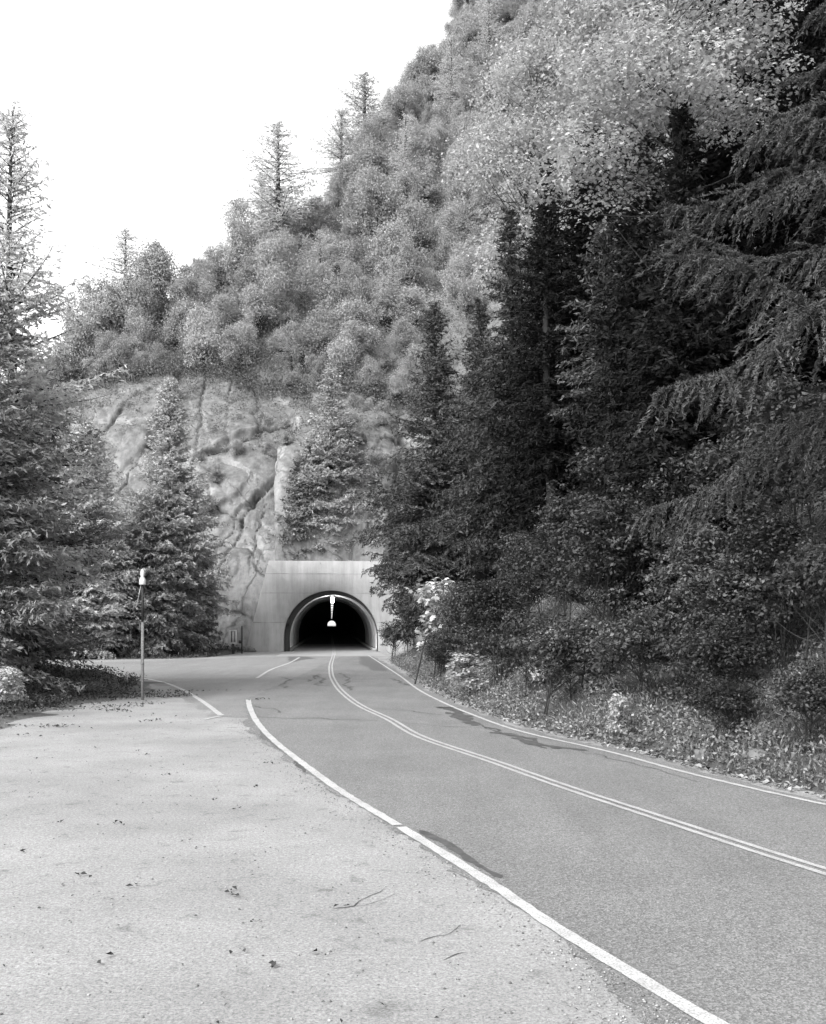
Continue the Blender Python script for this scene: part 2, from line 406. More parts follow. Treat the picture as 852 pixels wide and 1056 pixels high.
for k, (px, w) in enumerate([
    ([(262,739),(300,741),(360,742),(392,744)], .09), ([(262,728),(278,731),(290,735)], .1), ([(320,703),(328,696),(334,702),(325,707),(336,707)], .16),
    ([(288,698),(300,701),(292,706),(300,710)], .14), ([(352,694),(360,700),(356,706),(364,712)], .12), ([(402,700),(412,703),(420,707)], .2),
    ([(388,731),(420,733),(455,738)], .06), ([(400,744),(440,748),(512,752)], .03), ([(600,776),(660,790),(720,806)], .03), ([(486,744),(512,755),(530,758)], .09),
    ([(434,857),(462,872),(490,890),(516,906)], .13), ([(440,859),(470,877),(500,897)], .10), ([(452,729),(470,735),(488,745)], .5), ([(458,735),(474,741),(486,749)], .35), ([(512,755),(545,762),(580,772)], .22), ([(535,762),(565,770),(598,775)], .25), ([(500,750),(530,760),(560,772)], .12), ([(300,780),(322,790),(316,797)], .12), ([(380,778),(420,782)], .02)]):
    crack(px, w=w, seed=k * 11, z=.0112 + .00025 * k)
for k, (px, w) in enumerate([([(340,938),(362,935),(372,927),(386,918)], .014), ([(362,936),(384,931),(402,926)], .008), ([(414,974),(440,967),(470,958)], .012),
                             ([(452,994),(478,987),(492,986)], .02), ([(285,738),(268,748)], .05)]):
    crack(px, 'ground_crack', ground, w, .004, 90 + k * 7)

# concrete apron and bore floor, in the frame of the portal
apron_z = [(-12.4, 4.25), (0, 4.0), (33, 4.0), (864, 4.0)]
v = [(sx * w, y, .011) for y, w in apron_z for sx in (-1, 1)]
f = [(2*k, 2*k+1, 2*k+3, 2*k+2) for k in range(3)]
ap = obj('tunnel_floor', mesh('tunnel_floor', v, np.array(f), [M['apron'], M['deep']], midx=[0, 0, 1]), None, (TX, TY, 0), TA)  # last stretch darkened in colour for the unlit depth
tag(ap, 'pale concrete floor leading into the tunnel', None, None, 'structure')
for dx in (-.085, .085):
    v = [(.25 + dx - .045, -9.5, .0165), (.25 + dx + .045, -9.5, .0165), (dx + .06 + .045, 120, .0165), (dx + .06 - .045, 120, .0165)]
    obj('centre_line', mesh('centre_line', v, np.array([(0, 1, 2, 3)]), M['paint_y']), ap)

# ------------------------------------------------------------------ the tunnel portal
RO, ZS, HP, WT, WB, DP = 4.17, 1.25, 8.05, 5.5, 7.6, 1.4
portal = thing('tunnel_portal', 'pale concrete tunnel portal with a round arched mouth at the foot of the cliff', 'tunnel', (TX, TY, 0), TA)
def arch(r, n=40, zs=ZS, cx=0.0):
    a = np.linspace(0, math.pi, n); return np.vstack([[(cx + r, 0)], np.column_stack([cx + r * np.cos(a), zs + r * np.sin(a)]), [(cx - r, 0)]])
def seg(a, b, n): return np.column_stack([np.linspace(a[0], b[0], n), np.linspace(a[1], b[1], n)])
inn = arch(RO); n = len(inn)                         # 42
out_ = np.vstack([seg((WB, -.3), (WT, HP), 14)[:-1], seg((WT, HP), (-WT, HP), 16), seg((-WT, HP), (-WB, -.3), 14)[1:]])
out_ = along(out_, np.linspace(0, 1, n)); 
for c in ((WT, HP), (-WT, HP)):
    out_[np.argmin(np.linalg.norm(out_ - c, axis=1))] = c
CH = .10
rows = [np.column_stack([out_[:, 0], np.full(n, DP), out_[:, 1]]), np.column_stack([out_[:, 0], np.full(n, .06), out_[:, 1]]),
        np.column_stack([out_[:, 0] * .992, np.zeros(n), out_[:, 1] - .05]),
        np.column_stack([inn[:, 0] * (1 + CH / RO * .5), np.zeros(n), inn[:, 1] + .03]), np.column_stack([inn[:, 0], np.full(n, .07), inn[:, 1]]),
        np.column_stack([inn[:, 0], np.full(n, DP), inn[:, 1]])]
v = np.vstack(rows); fs = []
for k in range(5):
    i = np.arange(n - 1); fs.append(np.stack([k*n+i, k*n+i+1, (k+1)*n+i+1, (k+1)*n+i], -1))
obj('headwall', mesh('headwall', v, np.vstack(fs)[:, ::-1], M['portal']), portal)
for z_ in (2.6, 5.2, 6.9):
    hw = WB + (WT - WB) * z_ / HP - .02; xi = RO + .1 if z_ <= ZS else math.sqrt(max(0, (RO + .12) ** 2 - (z_ - ZS) ** 2)) if z_ < ZS + RO + .1 else 0
    for sx in (-1, 1):
        mb = MB(); x0, x1 = sorted((sx * xi, sx * hw)); mb.box((x0, -.008, z_ - .02), (x1, .004, z_ + .02)); mb.build('formwork_joint', M['seam'], portal)
# recessed rim; the arch edge's shadow is in its dark colour, wider on the left
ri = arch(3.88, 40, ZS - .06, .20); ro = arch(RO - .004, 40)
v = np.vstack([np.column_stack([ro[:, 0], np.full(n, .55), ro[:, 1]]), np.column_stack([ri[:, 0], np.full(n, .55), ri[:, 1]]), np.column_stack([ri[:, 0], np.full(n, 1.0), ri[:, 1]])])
i = np.arange(n - 1)
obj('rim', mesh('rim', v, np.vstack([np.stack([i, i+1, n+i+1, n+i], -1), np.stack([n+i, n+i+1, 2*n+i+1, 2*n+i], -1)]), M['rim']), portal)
ys = np.concatenate([[1.0], np.linspace(4, 60, 15), np.linspace(80, 864, 12)])
li = arch(4.0, 40, ZS - .02, .10)
v = np.vstack([np.column_stack([li[:, 0], np.full(n, y), li[:, 1]]) for y in ys])
kl = int(np.argmin(np.abs(ys - 28)))  # past this ring the lining's shade is painted into the bore colour
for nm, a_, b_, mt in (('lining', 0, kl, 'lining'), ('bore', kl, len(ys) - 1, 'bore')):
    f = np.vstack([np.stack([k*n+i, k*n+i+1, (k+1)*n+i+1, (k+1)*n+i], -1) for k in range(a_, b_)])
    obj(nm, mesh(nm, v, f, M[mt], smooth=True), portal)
mb = MB()                                            # form joints: thin raised ribs round the bore
for y in (9, 19, 29):
    mb = MB(); mb.tube(np.column_stack([li[:, 0] * .997, np.full(n, y), li[:, 1] * .998]), .05, 4); mb.build('lining_joint', M['lining'], portal)
mb = MB()
for sx in (-1, 1): mb.box((sx * 3.98 + .1 - .35, 1.0, .0), (sx * 3.98 + .1 + .35, 120, .22))
mb.build('kerb', M['apron'], portal)
mb = MB(); mb.box((-4.05, .12, 2.35), (-3.72, .5, 2.85)); mb.tube([(-4.0, .3, 2.85), (-4.0, .3, 3.5)], .03, 6)
mb.build('junction_box', M['black'], portal)
# lamps along the crown of the bore
def lamp(y, first):
    w = .18 if first else .16
    t = thing('tunnel_lamp', 'large bright lit lamp hanging nearest the tunnel mouth' if first else 'lit ceiling lamp in the row deep inside the tunnel', 'lamp',
              (TX - math.sin(TA) * y + .10, TY + math.cos(TA) * y, 5.0), TA, 'lamps along the tunnel ceiling')
    a = MB(); a.box((-w - .04, -.7, .02), (w + .04, .7, .12)); a.tube([(0, 0, .12), (0, 0, .24)], .03, 6); a.build('housing', M['grey'], t)
    b = MB()
    if first: b.add([(-w,-.7,.018),(w,-.7,.018),(w,-.5,.018),(-w,-.5,.018),(-w*.72,-.7,-.48),(w*.72,-.7,-.48),(w*.72,-.5,-.48),(-w*.72,-.5,-.48)], [(0,1,2,3),(7,6,5,4),(0,4,5,1),(1,5,6,2),(2,6,7,3),(3,7,4,0)])
    else: b.box((-w, -.66, -.06), (w, .66, .018))
    b.build('diffuser', M['lamp'] if first else M['lamp_dim'], t)
lamp(8.5, True)
for y in (20, 32, 46, 62, 80, 105, 135, 170, 210, 260, 320, 400): lamp(y, False)

# ------------------------------------------------------------------ the cliff and hill
hx = np.array([-80, -60, -50, -44, -40, -35, -25, -14, 2, 20, 45, 90.])
Zr = np.array([4, 8, 14, 21, 31, 39, 50, 71, 117, 150, 172, 188.]); Yr = np.array([110, 112, 113, 114, 115, 120, 135, 160, 200, 215, 220, 222.])
Zc = np.array([2.5, 5, 10, 15, 25, 29, 31, 28, 25.5, 24, 25, 25.]); Yc = np.array([104, 104, 104, 105, 106, 107, 107, 105, 101, 98, 95, 90.])
NVc, NVs = 210, 90
ux = np.concatenate([np.linspace(-80, -45, 40), np.linspace(-44.8, 12, 330), np.linspace(12.8, 90, 45)])
def ip(a): return np.interp(ux, hx, a)
zr, yr, zc, yc = ip(Zr), ip(Yr), ip(Zc), ip(Yc)
dxp = np.abs(ux - axis_x(88))
ab = sm((dxp - 4.75) / .5) 
zb = np.where(dxp < 5.0, HP - .15, -.6); yb = np.full_like(ux, 86.9) + .4
yb = yb + 2.5 * sm((dxp - 7) / 10) * (ux < -7) 
P = []
for t in np.linspace(0, 1, NVc):
    y = yb + (yc - yb) * (.25 * t + .75 * t ** 2.2); z = zb + (zc - zb) * (t ** .92)
    P.append(np.stack([ux, y, z], -1))
for t in np.linspace(0, 1, NVs + 1)[1:]:
    y = yc + (yr - yc) * t; z = zc + (zr - zc) * (.9 * t + .1 * np.sin(t * math.pi / 2))
    P.append(np.stack([ux, y, z], -1))
back = [(20, .97, 0), (60, .7, 0), (150, .45, 0), (300, .3, 0)]
for dy, k, _ in back:
    P.append(np.stack([ux - .084 * dy, yr + dy, np.maximum(zr * k, np.where(dxp < 14, 12, 0) )], -1))
ye = np.full_like(ux, 944.0)
P.append(np.stack([axis_x(700) + (ux + 7.5) * 1.0, 0 * ux + 700, np.where(dxp < 14, 12, 6.) * np.exp(-(dxp / 60) ** 2)], -1))
P.append(np.stack([axis_x(944) + (ux + 7.5) * 1.0, ye, np.where(dxp < 5.2, 7.0, 3.0) * np.exp(-(dxp / 50) ** 2)], -1))
P.append(np.stack([axis_x(947) + (ux + 7.5) * 1.0, ye + 3, np.where(dxp < 5.0, 6.4, -.5)], -1))
P = np.array(P); nv = len(P)
front = NVc + NVs
# rock relief: blocky slabs, ledges and cracks, pushed out along the normal
nrm = norm(np.cross(np.gradient(P, axis=1), np.gradient(P, axis=0)))
vrow = np.arange(nv)[:, None] * np.ones((1, len(ux)))
cw = np.clip((NVc + 10 - vrow) / 24, 0, 1); cw = np.where(vrow < front, cw, 0)   # 1 on the cliff, 0 up the slope
q = P * np.array([1, .3, .24])
warp = np.stack([fbm(P, .09, 3, 31), fbm(P, .09, 3, 32), fbm(P, .09, 3, 33)], -1) * 3.0
b1, e1 = cells(q + warp, .085, 40); b2, e2 = cells(P * np.array([1, 1, .35]) + warp * .6, .26, 50)
disp = cw * (1.9 * (b1 - .5) + .35 * (b2 - .5) - .45 * np.exp(-e1 / .05) - .2 * np.exp(-e2 / .06) + .25 * fbm(P, .35, 5, 60))
# long diagonal overhang and slabs seen on the face
def step(x0, z0, x1, z1, depth):
    dx, dz = x1 - x0, z1 - z0; L = math.hypot(dx, dz)
    sx = ((P[..., 0] - x0) * dx + (P[..., 2] - z0) * dz) / L; sd = (-(P[..., 0] - x0) * dz + (P[..., 2] - z0) * dx) / L
    sd = sd + .5 * fbm(P, .5, 3, 71)
    return .4 * depth * sm((sd + .18) / .36) * np.exp(-np.maximum(sd, 0) / 6) * sm((sx + 2) / 4) * sm((L + 2 - sx) / 4)
def cw_at(px, py, y=98): return ((px - CX) * y / F, EYE + (HOR - py) * y / F)
for a, b, dp in (((206,474), (272,438), 2.0), ((222,540), (262,506), 1.4), ((250,535), (288,500), 1.3), ((380,500), (402,470), 1.2), ((108,440), (128,396), 1.0), ((372,420), (424,404), 1.6), ((186,372), (240,386), 1.6)):
    disp = disp + cw * step(*cw_at(*a), *cw_at(*b), dp)
seam = np.zeros(P.shape[:2])
def groove(px, w, depth):
    global disp, seam
    pts = [cw_at(*q) for q in px]; best = np.full(P.shape[:2], 99.0)
    wx = P[..., 0] + .35 * fbm(P, .7, 4, 91); wz = P[..., 2] + .35 * fbm(P, .7, 4, 92)
    for (x0, z0), (x1, z1) in zip(pts[:-1], pts[1:]):
        dx, dz = x1 - x0, z1 - z0; t = np.clip(((wx - x0) * dx + (wz - z0) * dz) / (dx * dx + dz * dz), 0, 1)
        best = np.minimum(best, np.hypot(wx - x0 - t * dx, wz - z0 - t * dz))
    k = np.exp(-(best / w) ** 2) * (vrow < NVc); disp = disp - depth * k * cw; seam = np.maximum(seam, k)
for px, w, dp in [([(200,480),(206,474),(240,462),(272,438),(290,428)], .34, .9), ([(292,495),(275,512),(262,540),(250,562),(238,605)], .26, .7), ([(262,542),(238,530),(222,514),(214,490)], .2, .5),
                  ([(196,370),(198,400),(203,440),(204,470)], .26, .6), ([(104,446),(116,420),(126,398),(140,390)], .22, .6), ([(148,468),(158,440),(168,412),(174,388)], .22, .6),
                  ([(366,424),(376,410),(396,405),(426,404)], .3, .8), ([(372,504),(388,484),(402,462),(410,440)], .26, .7), ([(384,492),(386,520),(384,556)], .18, .4), ([(372,512),(398,514)], .2, .5),
                  ([(226,372),(228,420),(236,458)], .16, .4), ([(250,380),(262,405),(268,440)], .2, .5), ([(286,430),(300,400),(312,392)], .24, .6), ([(232,600),(240,560),(256,530)], .16, .4), ([(124,520),(140,500),(150,468)], .2, .5), ([(270,600),(274,560),(284,520)], .2, .5)]:
    groove(px, w * .5, dp * .6)
disp = disp + np.where(vrow < front, 1 - cw, 0) * (1.8 * fbm(P, .06, 4, 80) + .5 * fbm(P, .3, 3, 81))
damp = np.clip(vrow / 26, 0, 1) * np.clip((front - vrow) / 10 + .3, 0, 1)
near_portal = 1 - np.exp(-(np.maximum(dxp - 6, 0) / 4) ** 2)[None] * np.clip(1 - vrow / 85, 0, 1)
H = P + nrm * (disp * damp * near_portal)[..., None] * np.sign(-nrm[100, 200, 1])
H[..., 1] = np.where(vrow < front, np.maximum(H[..., 1], 87.0), H[..., 1])
hm = sheet_grid('hill', H[..., 0], H[..., 1], H[..., 2], M['rock'], True)
at_ = hm.data.attributes.new('seam', 'FLOAT', 'POINT'); at_.data.foreach_set('value', seam.astype(np.float32).ravel())
hill = tag(hm, 'steep granite hillside above the tunnel', None, None, 'structure')

X, Y = np.meshgrid(np.concatenate([np.linspace(-4, 14, 110), np.linspace(14.5, 70, 50)]), np.linspace(-12, 92, 240))
Xs = X + xr(np.clip(Y, -6, 80)) - 0
d_ = np.concatenate([np.linspace(.3, 8, 60), np.geomspace(8.3, 70, 45)])
D, Y = np.meshgrid(d_, np.linspace(-12, 93, 260)); X = D + xr(np.clip(Y, -6, 80))
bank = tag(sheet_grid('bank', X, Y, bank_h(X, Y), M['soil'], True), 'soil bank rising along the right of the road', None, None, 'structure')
X, Y = np.meshgrid(np.linspace(-70, -8.5, 120), np.linspace(18, 96, 160))
lb = tag(sheet_grid('left_bank', X, Y, left_h(X, Y), M['soil_left'], True, lambda c: left_h(c[:, 0], c[:, 1]) < -.06), 'low soil mound left of the turnout', None, None, 'structure')

# ------------------------------------------------------------------ foliage generators
def cards(c, u, w, L, W, fold=.25):
    """folded rhombic leaves; c centres, u long axis, w rough side axis"""
    u = norm(u); w = norm(w - (w * u).sum(-1, keepdims=True) * u); nn = np.cross(u, w)
    L = np.broadcast_to(L, (len(c),))[:, None]; W = np.broadcast_to(W, (len(c),))[:, None]
    mid = c + u * L * .05
    v = np.stack([c - u * L / 2, mid + w * W / 2 + nn * W * fold, c + u * L / 2, mid - w * W / 2 + nn * W * fold], 1).reshape(-1, 3)
    return v, np.arange(len(c) * 4).reshape(-1, 4)
def rnd_dir(r, n): return norm(r.normal(size=(n, 3)))
def lobed(c, nrm_, L, r):
    """big five-pointed maple leaves"""
    k = len(c); t = rnd_dir(r, k); u = norm(np.cross(nrm_, t)); w = np.cross(nrm_, u)
    ang = np.array([0, 25, 52, 78, 125, 180, 235, 282, 308, 335]) * math.pi / 180
    rad = np.array([1, .55, .92, .5, .62, .35, .62, .5, .92, .55]) * .55
    droop = np.array([-.25, 0, -.2, 0, -.12, 0, -.12, 0, -.2, 0]) * .4
    v = c[:, None] + L[:, None, None] * ((rad * np.cos(ang))[None, :, None] * u[:, None] + (rad * np.sin(ang))[None, :, None] * w[:, None] + droop[None, :, None] * nrm_[:, None])
    return v.reshape(-1, 3), np.arange(k * 10).reshape(-1, 10)

def conifer(r, H=20, Rm=3.6, base=.08, dz=.33, nb=5, droop=.25, tw=.22, card=(.26, .06), dens=.075, hang=.25, e_top=38, e_bot=-8, prof=.8, rag=.3, gap=0.0, lean=0.0, twl=.42, wild=1.0):
    """returns (trunk mesh builder, needle verts, faces, tone)"""
    mb = MB()
    zt = np.linspace(0, H, 14); wob = np.stack([.012 * H * np.sin(zt * .25 + 1) * lean, .012 * H * np.cos(zt * .21) * lean, zt], -1) - np.array([.012 * H * math.sin(1) * lean, .012 * H * lean, 0])
    r0 = .013 * H + .05
    mb.tube(wob, r0 * (1 - zt / H) ** .85 + .012, 8)
    B0, BD, BL, BZ = [], [], [], []
    z = base * H
    lum = 1.0
    while z < H * .985:
        lum = .55 * lum + .45 * r.uniform(1 - rag * 1.1, 1 + rag * .5); f = (z - base * H) / (H * (1 - base))
        for _ in range(nb):
            if r.random() < gap: continue
            ln = Rm * (1 - f) ** prof * min(1, .62 + f * 3.2) * r.uniform(1 - rag, 1.12) * lum * (1 + rag * .5 * math.sin(2 * 0 + z * .9 + 3 * math.sin(z * .37))) + .12
            az = r.uniform(0, 2 * math.pi); e = R(e_bot + (e_top - e_bot) * f + r.normal() * 7)
            zz = z + r.uniform(-.5, .5) * dz
            B0.append((np.interp(zz, zt, wob[:, 0]), np.interp(zz, zt, wob[:, 1]), zz)); BD.append((math.cos(az), math.sin(az), math.tan(e))); BL.append(ln); BZ.append(droop * r.uniform(.6, 1.4))
        z += dz * (1 - .35 * f) * r.uniform(.8, 1.2)
    B0, BD, BL, BZ = map(np.array, (B0, BD, BL, BZ))
    ts = np.linspace(0, 1, 6 if wild < 1.5 else 16)
    def at(i, t):
        d = BD[i]; l = BL[i]; 
        p = B0[i] + d * (l * t)[:, None]; p[:, 2] += -BZ[i] * l * t ** 2 + .12 * l * t ** 4
        if wild > 1.5:
            q = l * t; p[:, 2] += .09 * t * l ** .5 * np.sin(q * 2.3 + i * 1.7); p[:, :2] += (.10 * t * l ** .5 * np.sin(q * 1.9 + i * 2.9))[:, None] * np.stack([-d[:, 1], d[:, 0]], -1)
        return p
    for k in range(len(B0)):
        mb.tube(at(np.full(len(ts), k), ts), np.linspace(.016 + (.011 if wild < 1.5 else .004) * BL[k], .005, len(ts)), 4, cap=False)
    nt = np.maximum(3, (BL / tw).astype(int)); bi = np.repeat(np.arange(len(B0)), nt * 2)
    t = np.concatenate([np.repeat(np.linspace(.1, .98, m), 2) for m in nt]) + r.normal(size=len(bi)) * .02
    side_ = np.tile([1, -1], len(bi) // 2)
    base_p = at(bi, t); dirxy = BD[bi] * np.array([1, 1, 0]); perp = np.stack([-dirxy[:, 1], dirxy[:, 0], 0 * t], -1)
    slope = BD[bi][:, 2] - 2 * BZ[bi] * t
    a = R(58 if wild < 1.5 else 48) + r.normal(size=len(t)) * .2 * wild
    td = dirxy * np.cos(a)[:, None] + perp * (np.sin(a) * side_)[:, None]
    td[:, 2] = slope * .6 - hang * (1 if wild < 1.5 else r.uniform(-.2, 1.7, len(t))) + r.normal(size=len(t)) * .12 * wild
    td = norm(td); tl = (BL[bi] * twl * (1 - .72 * t) + .14) * r.uniform(.6, 1.15, len(t))
    nn = np.maximum(2, (tl / dens).astype(int)); ti = np.repeat(np.arange(len(t)), nn)
    s = r.random(len(ti)); c = base_p[ti] + td[ti] * (tl[ti] * s)[:, None]
    c[:, 2] -= hang * .35 * tl[ti] * s ** 2
    # needles along the main branch too
    nb2 = np.maximum(4, (BL / dens * (.7 if wild < 1.5 else 4)).astype(int)); b2 = np.repeat(np.arange(len(B0)), nb2); t2 = .15 + .87 * r.random(len(b2)); c2 = at(b2, t2)
    d2 = norm(BD[b2] * np.array([1, 1, 1]) - np.array([0, 0, 1]) * (2 * BZ[b2] * t2)[:, None])
    u = np.vstack([td[ti] + .55 * r.normal(size=(len(ti), 3)), d2 + (.6 if wild < 1.5 else 1.1) * r.normal(size=(len(b2), 3))])
    c = np.vstack([c, c2]) + r.normal(size=(len(ti) + len(b2), 3)) * card[0] * .12
    v, f = cards(c, u, np.array([0, 0, .6]) + r.normal(size=(len(c), 3)), card[0] * r.uniform(.65, 1.25, len(c)), card[1] * r.uniform(.7, 1.3, len(c)))
    clump = np.concatenate([r.random(len(t))[ti], r.random(len(b2))])
    return mb, v, f, np.clip(.5 * clump + .5 * r.random(len(c)), 0, 1)

def broad(r, H=6, crown=((0, 0, 4, 2.6, 2.2),), clumps=30, per=160, leaf=(.3, .2), cs=.75, kind='card', r0=.16, up=.7, flat=.6, shell=.5, fork=.35, droop=0.0, stems=1, fuzz=False):
    mb = MB(); V, Fc, T = [], [], []; n0 = 0; cen = []
    vols = np.array([c[3] ** 2 * c[4] for c in crown]); 
    for (cx, cy, cz, rr, rz), k in zip(crown, np.maximum(2, (clumps * vols / vols.sum()).astype(int))):
        d = rnd_dir(r, k); d[:, 2] = np.where(d[:, 2] < -.55, -d[:, 2], d[:, 2]); rad = shell + (1 - shell) * r.random(k) ** .6
        cen.append(np.array([cx, cy, cz]) + d * rad[:, None] * np.array([rr, rr, rz]) * r.uniform(.8, 1.12, (k, 1)))
    cen = np.vstack(cen)
    for s_ in range(stems):
        b = np.array([r.normal() * .25 * (stems > 1), r.normal() * .25 * (stems > 1), 0])
        zt = cen[:, 2].max() * .93
        top = np.array([cen[:, 0].mean() * .8, cen[:, 1].mean() * .8, 0]) + np.array([r.normal() * .03 * H, r.normal() * .03 * H, zt])
        tt = np.linspace(0, 1, 12)[:, None]; amp = .018 * H * np.array([r.normal(), r.normal(), 0])
        tp = b + (top - b) * tt + np.sin(tt * 5) * tt * amp; mb.tube(tp, np.linspace(r0, .02, 12) / math.sqrt(stems), 7)
        for c in cen[s_::stems * (3 if kind == 'lobed' else 1)]:
            z0 = np.clip(c[2] - np.linalg.norm(c[:2] - top[:2]) * r.uniform(.5, 1.1) - .04 * H, H * fork * r.uniform(.8, 1.3), zt * .97)
            st = np.array([np.interp(z0, tp[:, 2], tp[:, q]) for q in range(3)])
            tt = np.linspace(0, 1, 6)[:, None]
            mid = (st + c) / 2 + np.array([0, 0, .05 * H]) * r.uniform(-.3, 1) + r.normal(size=3) * .05 * H
            p = st * (1 - tt) ** 2 + 2 * mid * tt * (1 - tt) + c * tt ** 2
            mb.tube(p, np.linspace(r0 * .2 * (1.05 - z0 / (zt * 1.05)) + .010, .005, 6) / math.sqrt(stems), 5, cap=False)
    ci = np.repeat(np.arange(len(cen)), per)
    size = (r.uniform(.7, 1.25, len(cen)) if not fuzz else r.uniform(.4, 1.5, len(cen)))[ci]
    g3 = r.normal(size=(len(ci), 3)); g3 = g3 / np.maximum(1, np.linalg.norm(g3, axis=1, keepdims=True) / (2.6 if fuzz else 1.7))
    p = cen[ci] + g3 * (np.array([1, 1, flat]) * cs) * size[:, None]
    p[:, 2] -= droop * np.linalg.norm(g3[:, :2], axis=1) * cs
    nn = norm(np.array([0, 0, up]) + rnd_dir(r, len(p)) + .35 * g3 / 1.2)
    L = leaf[0] * r.uniform(.6, 1.3, len(p))
    if kind == 'lobed': v, f = lobed(p, nn, L, r)
    else:
        u = np.cross(nn, rnd_dir(r, len(p))); v, f = cards(p, u, np.cross(nn, u), L, L * leaf[1] / leaf[0], .15)
    tone = np.clip(.45 * r.random(len(cen))[ci] + .55 * r.random(len(p)), 0, 1)
    return mb, v, f, tone

def plant(name, data, leafmat, barkmat, label, cat, loc, rotz=0, group=None, crown='crown', scale=1.0):
    mb, v, f, tone = data
    t = thing(name, label, cat, loc, rotz, group); t.scale = (scale,) * 3
    mb.build('trunk', M[barkmat], t)
    obj(crown, mesh(crown, v, f, M[leafmat], tone), t); return t
def dup(t, loc, rotz, scale, label=None, group=None):
    c = t.copy(); C.objects.link(c); c.location = loc; c.rotation_euler = (0, 0, rotz); c.scale = scale if isinstance(scale, tuple) else (scale,) * 3
    if label: c['label'] = label
    if group: c['group'] = group
    for ch in t.children:
        d = ch.copy(); d.parent = c; C.objects.link(d)
    return c
def rr(s): return np.random.default_rng(s)
def bz(x, y): return float(bank_h(x, y)) - .15
def lz(x, y): return max(0.0, float(left_h(x, y))) - .1

# ------------------------------------------------------------------ right side: conifers, maples, shrubs
D1 = conifer(rr(1), 21, 4.7, .06, .36, 6, .22, .24, (.30, .075), .085, .3, rag=.35)
D2 = conifer(rr(2), 21, 3.7, .16, .40, 6, .3, .25, (.30, .075), .085, .35, rag=.4, lean=1)
G_R = 'conifers standing on the right bank'
t1 = plant('fir_tree', D1, 'fir', 'bark', 'grey green fir beside the right edge of the tunnel portal', 'conifer', (1.3, 59, bz(1.3, 59)), .4, G_R)
t2 = plant('fir_tree', D2, 'fir', 'bark', 'tall fir second in line from the portal on the right bank', 'conifer', (4.6, 50, bz(4.6, 50)), 1.4, G_R)
def right(t, x, y, rz, s, lab, mat=None):
    c = dup(t, (x, y, bz(x, y)), rz, s, lab, G_R)
    return c
right(t1, 4.6, 67, 2.2, (1, 1, 1.02), 'fir crown showing between the first two firs above the portal corner')
D3 = conifer(rr(3), 23, 3.4, .3, .42, 6, .3, .25, (.30, .08), .09, .35, rag=.45, lean=1)
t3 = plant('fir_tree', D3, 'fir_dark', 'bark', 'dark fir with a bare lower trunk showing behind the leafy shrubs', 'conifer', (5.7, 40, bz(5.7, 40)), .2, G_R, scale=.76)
D4 = conifer(rr(4), 13.5, 1.9, .48, .36, 5, .2, .22, (.26, .07), .09, .25, rag=.35)
t4 = plant('fir_tree', D4, 'fir', 'bark', 'slender young fir with a long pale bare trunk before the dark wood', 'conifer', (7.2, 36.5, bz(7.2, 36.5)), 0, G_R)
D5 = conifer(rr(5), 22, 4.2, .03, .38, 6, .28, .26, (.34, .10), .09, .35, rag=.4)
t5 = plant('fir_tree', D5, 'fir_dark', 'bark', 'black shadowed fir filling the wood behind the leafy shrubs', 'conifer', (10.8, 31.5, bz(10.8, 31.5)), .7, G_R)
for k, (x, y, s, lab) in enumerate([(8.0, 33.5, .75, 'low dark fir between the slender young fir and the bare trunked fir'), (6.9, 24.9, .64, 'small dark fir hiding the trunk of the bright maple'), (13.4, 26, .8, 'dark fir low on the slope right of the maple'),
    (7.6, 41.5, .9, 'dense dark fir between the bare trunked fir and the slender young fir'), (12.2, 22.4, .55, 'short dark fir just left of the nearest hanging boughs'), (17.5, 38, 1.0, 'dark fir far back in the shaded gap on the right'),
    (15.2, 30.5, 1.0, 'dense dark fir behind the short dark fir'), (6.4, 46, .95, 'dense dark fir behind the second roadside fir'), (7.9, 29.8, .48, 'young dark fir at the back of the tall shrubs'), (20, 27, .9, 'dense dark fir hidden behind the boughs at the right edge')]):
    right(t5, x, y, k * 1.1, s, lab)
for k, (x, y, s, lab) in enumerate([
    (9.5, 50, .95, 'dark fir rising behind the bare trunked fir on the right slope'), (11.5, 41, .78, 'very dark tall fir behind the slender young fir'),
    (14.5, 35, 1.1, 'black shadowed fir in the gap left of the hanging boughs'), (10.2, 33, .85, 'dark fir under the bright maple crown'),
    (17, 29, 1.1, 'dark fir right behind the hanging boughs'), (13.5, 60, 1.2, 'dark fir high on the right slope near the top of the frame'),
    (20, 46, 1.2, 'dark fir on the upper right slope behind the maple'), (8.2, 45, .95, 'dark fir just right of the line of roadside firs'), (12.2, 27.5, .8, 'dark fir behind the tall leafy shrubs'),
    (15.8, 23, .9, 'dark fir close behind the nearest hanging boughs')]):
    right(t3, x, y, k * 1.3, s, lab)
# the near fir whose boughs hang in from the right edge
r = rr(11)
Dn = conifer(r, 21, 5.0, .10, 1.15, 5, .42, .075, (.10, .020), .013, .75, 34, 8, .6, .3, .08, 0, .30, 2.2)
near_fir = plant('fir_tree', Dn, 'fir_near', 'bark', 'nearest fir with long drooping boughs hanging in from the right edge', 'conifer', (8.6, 14.6, bz(8.6, 14.6)), 2.5, G_R)

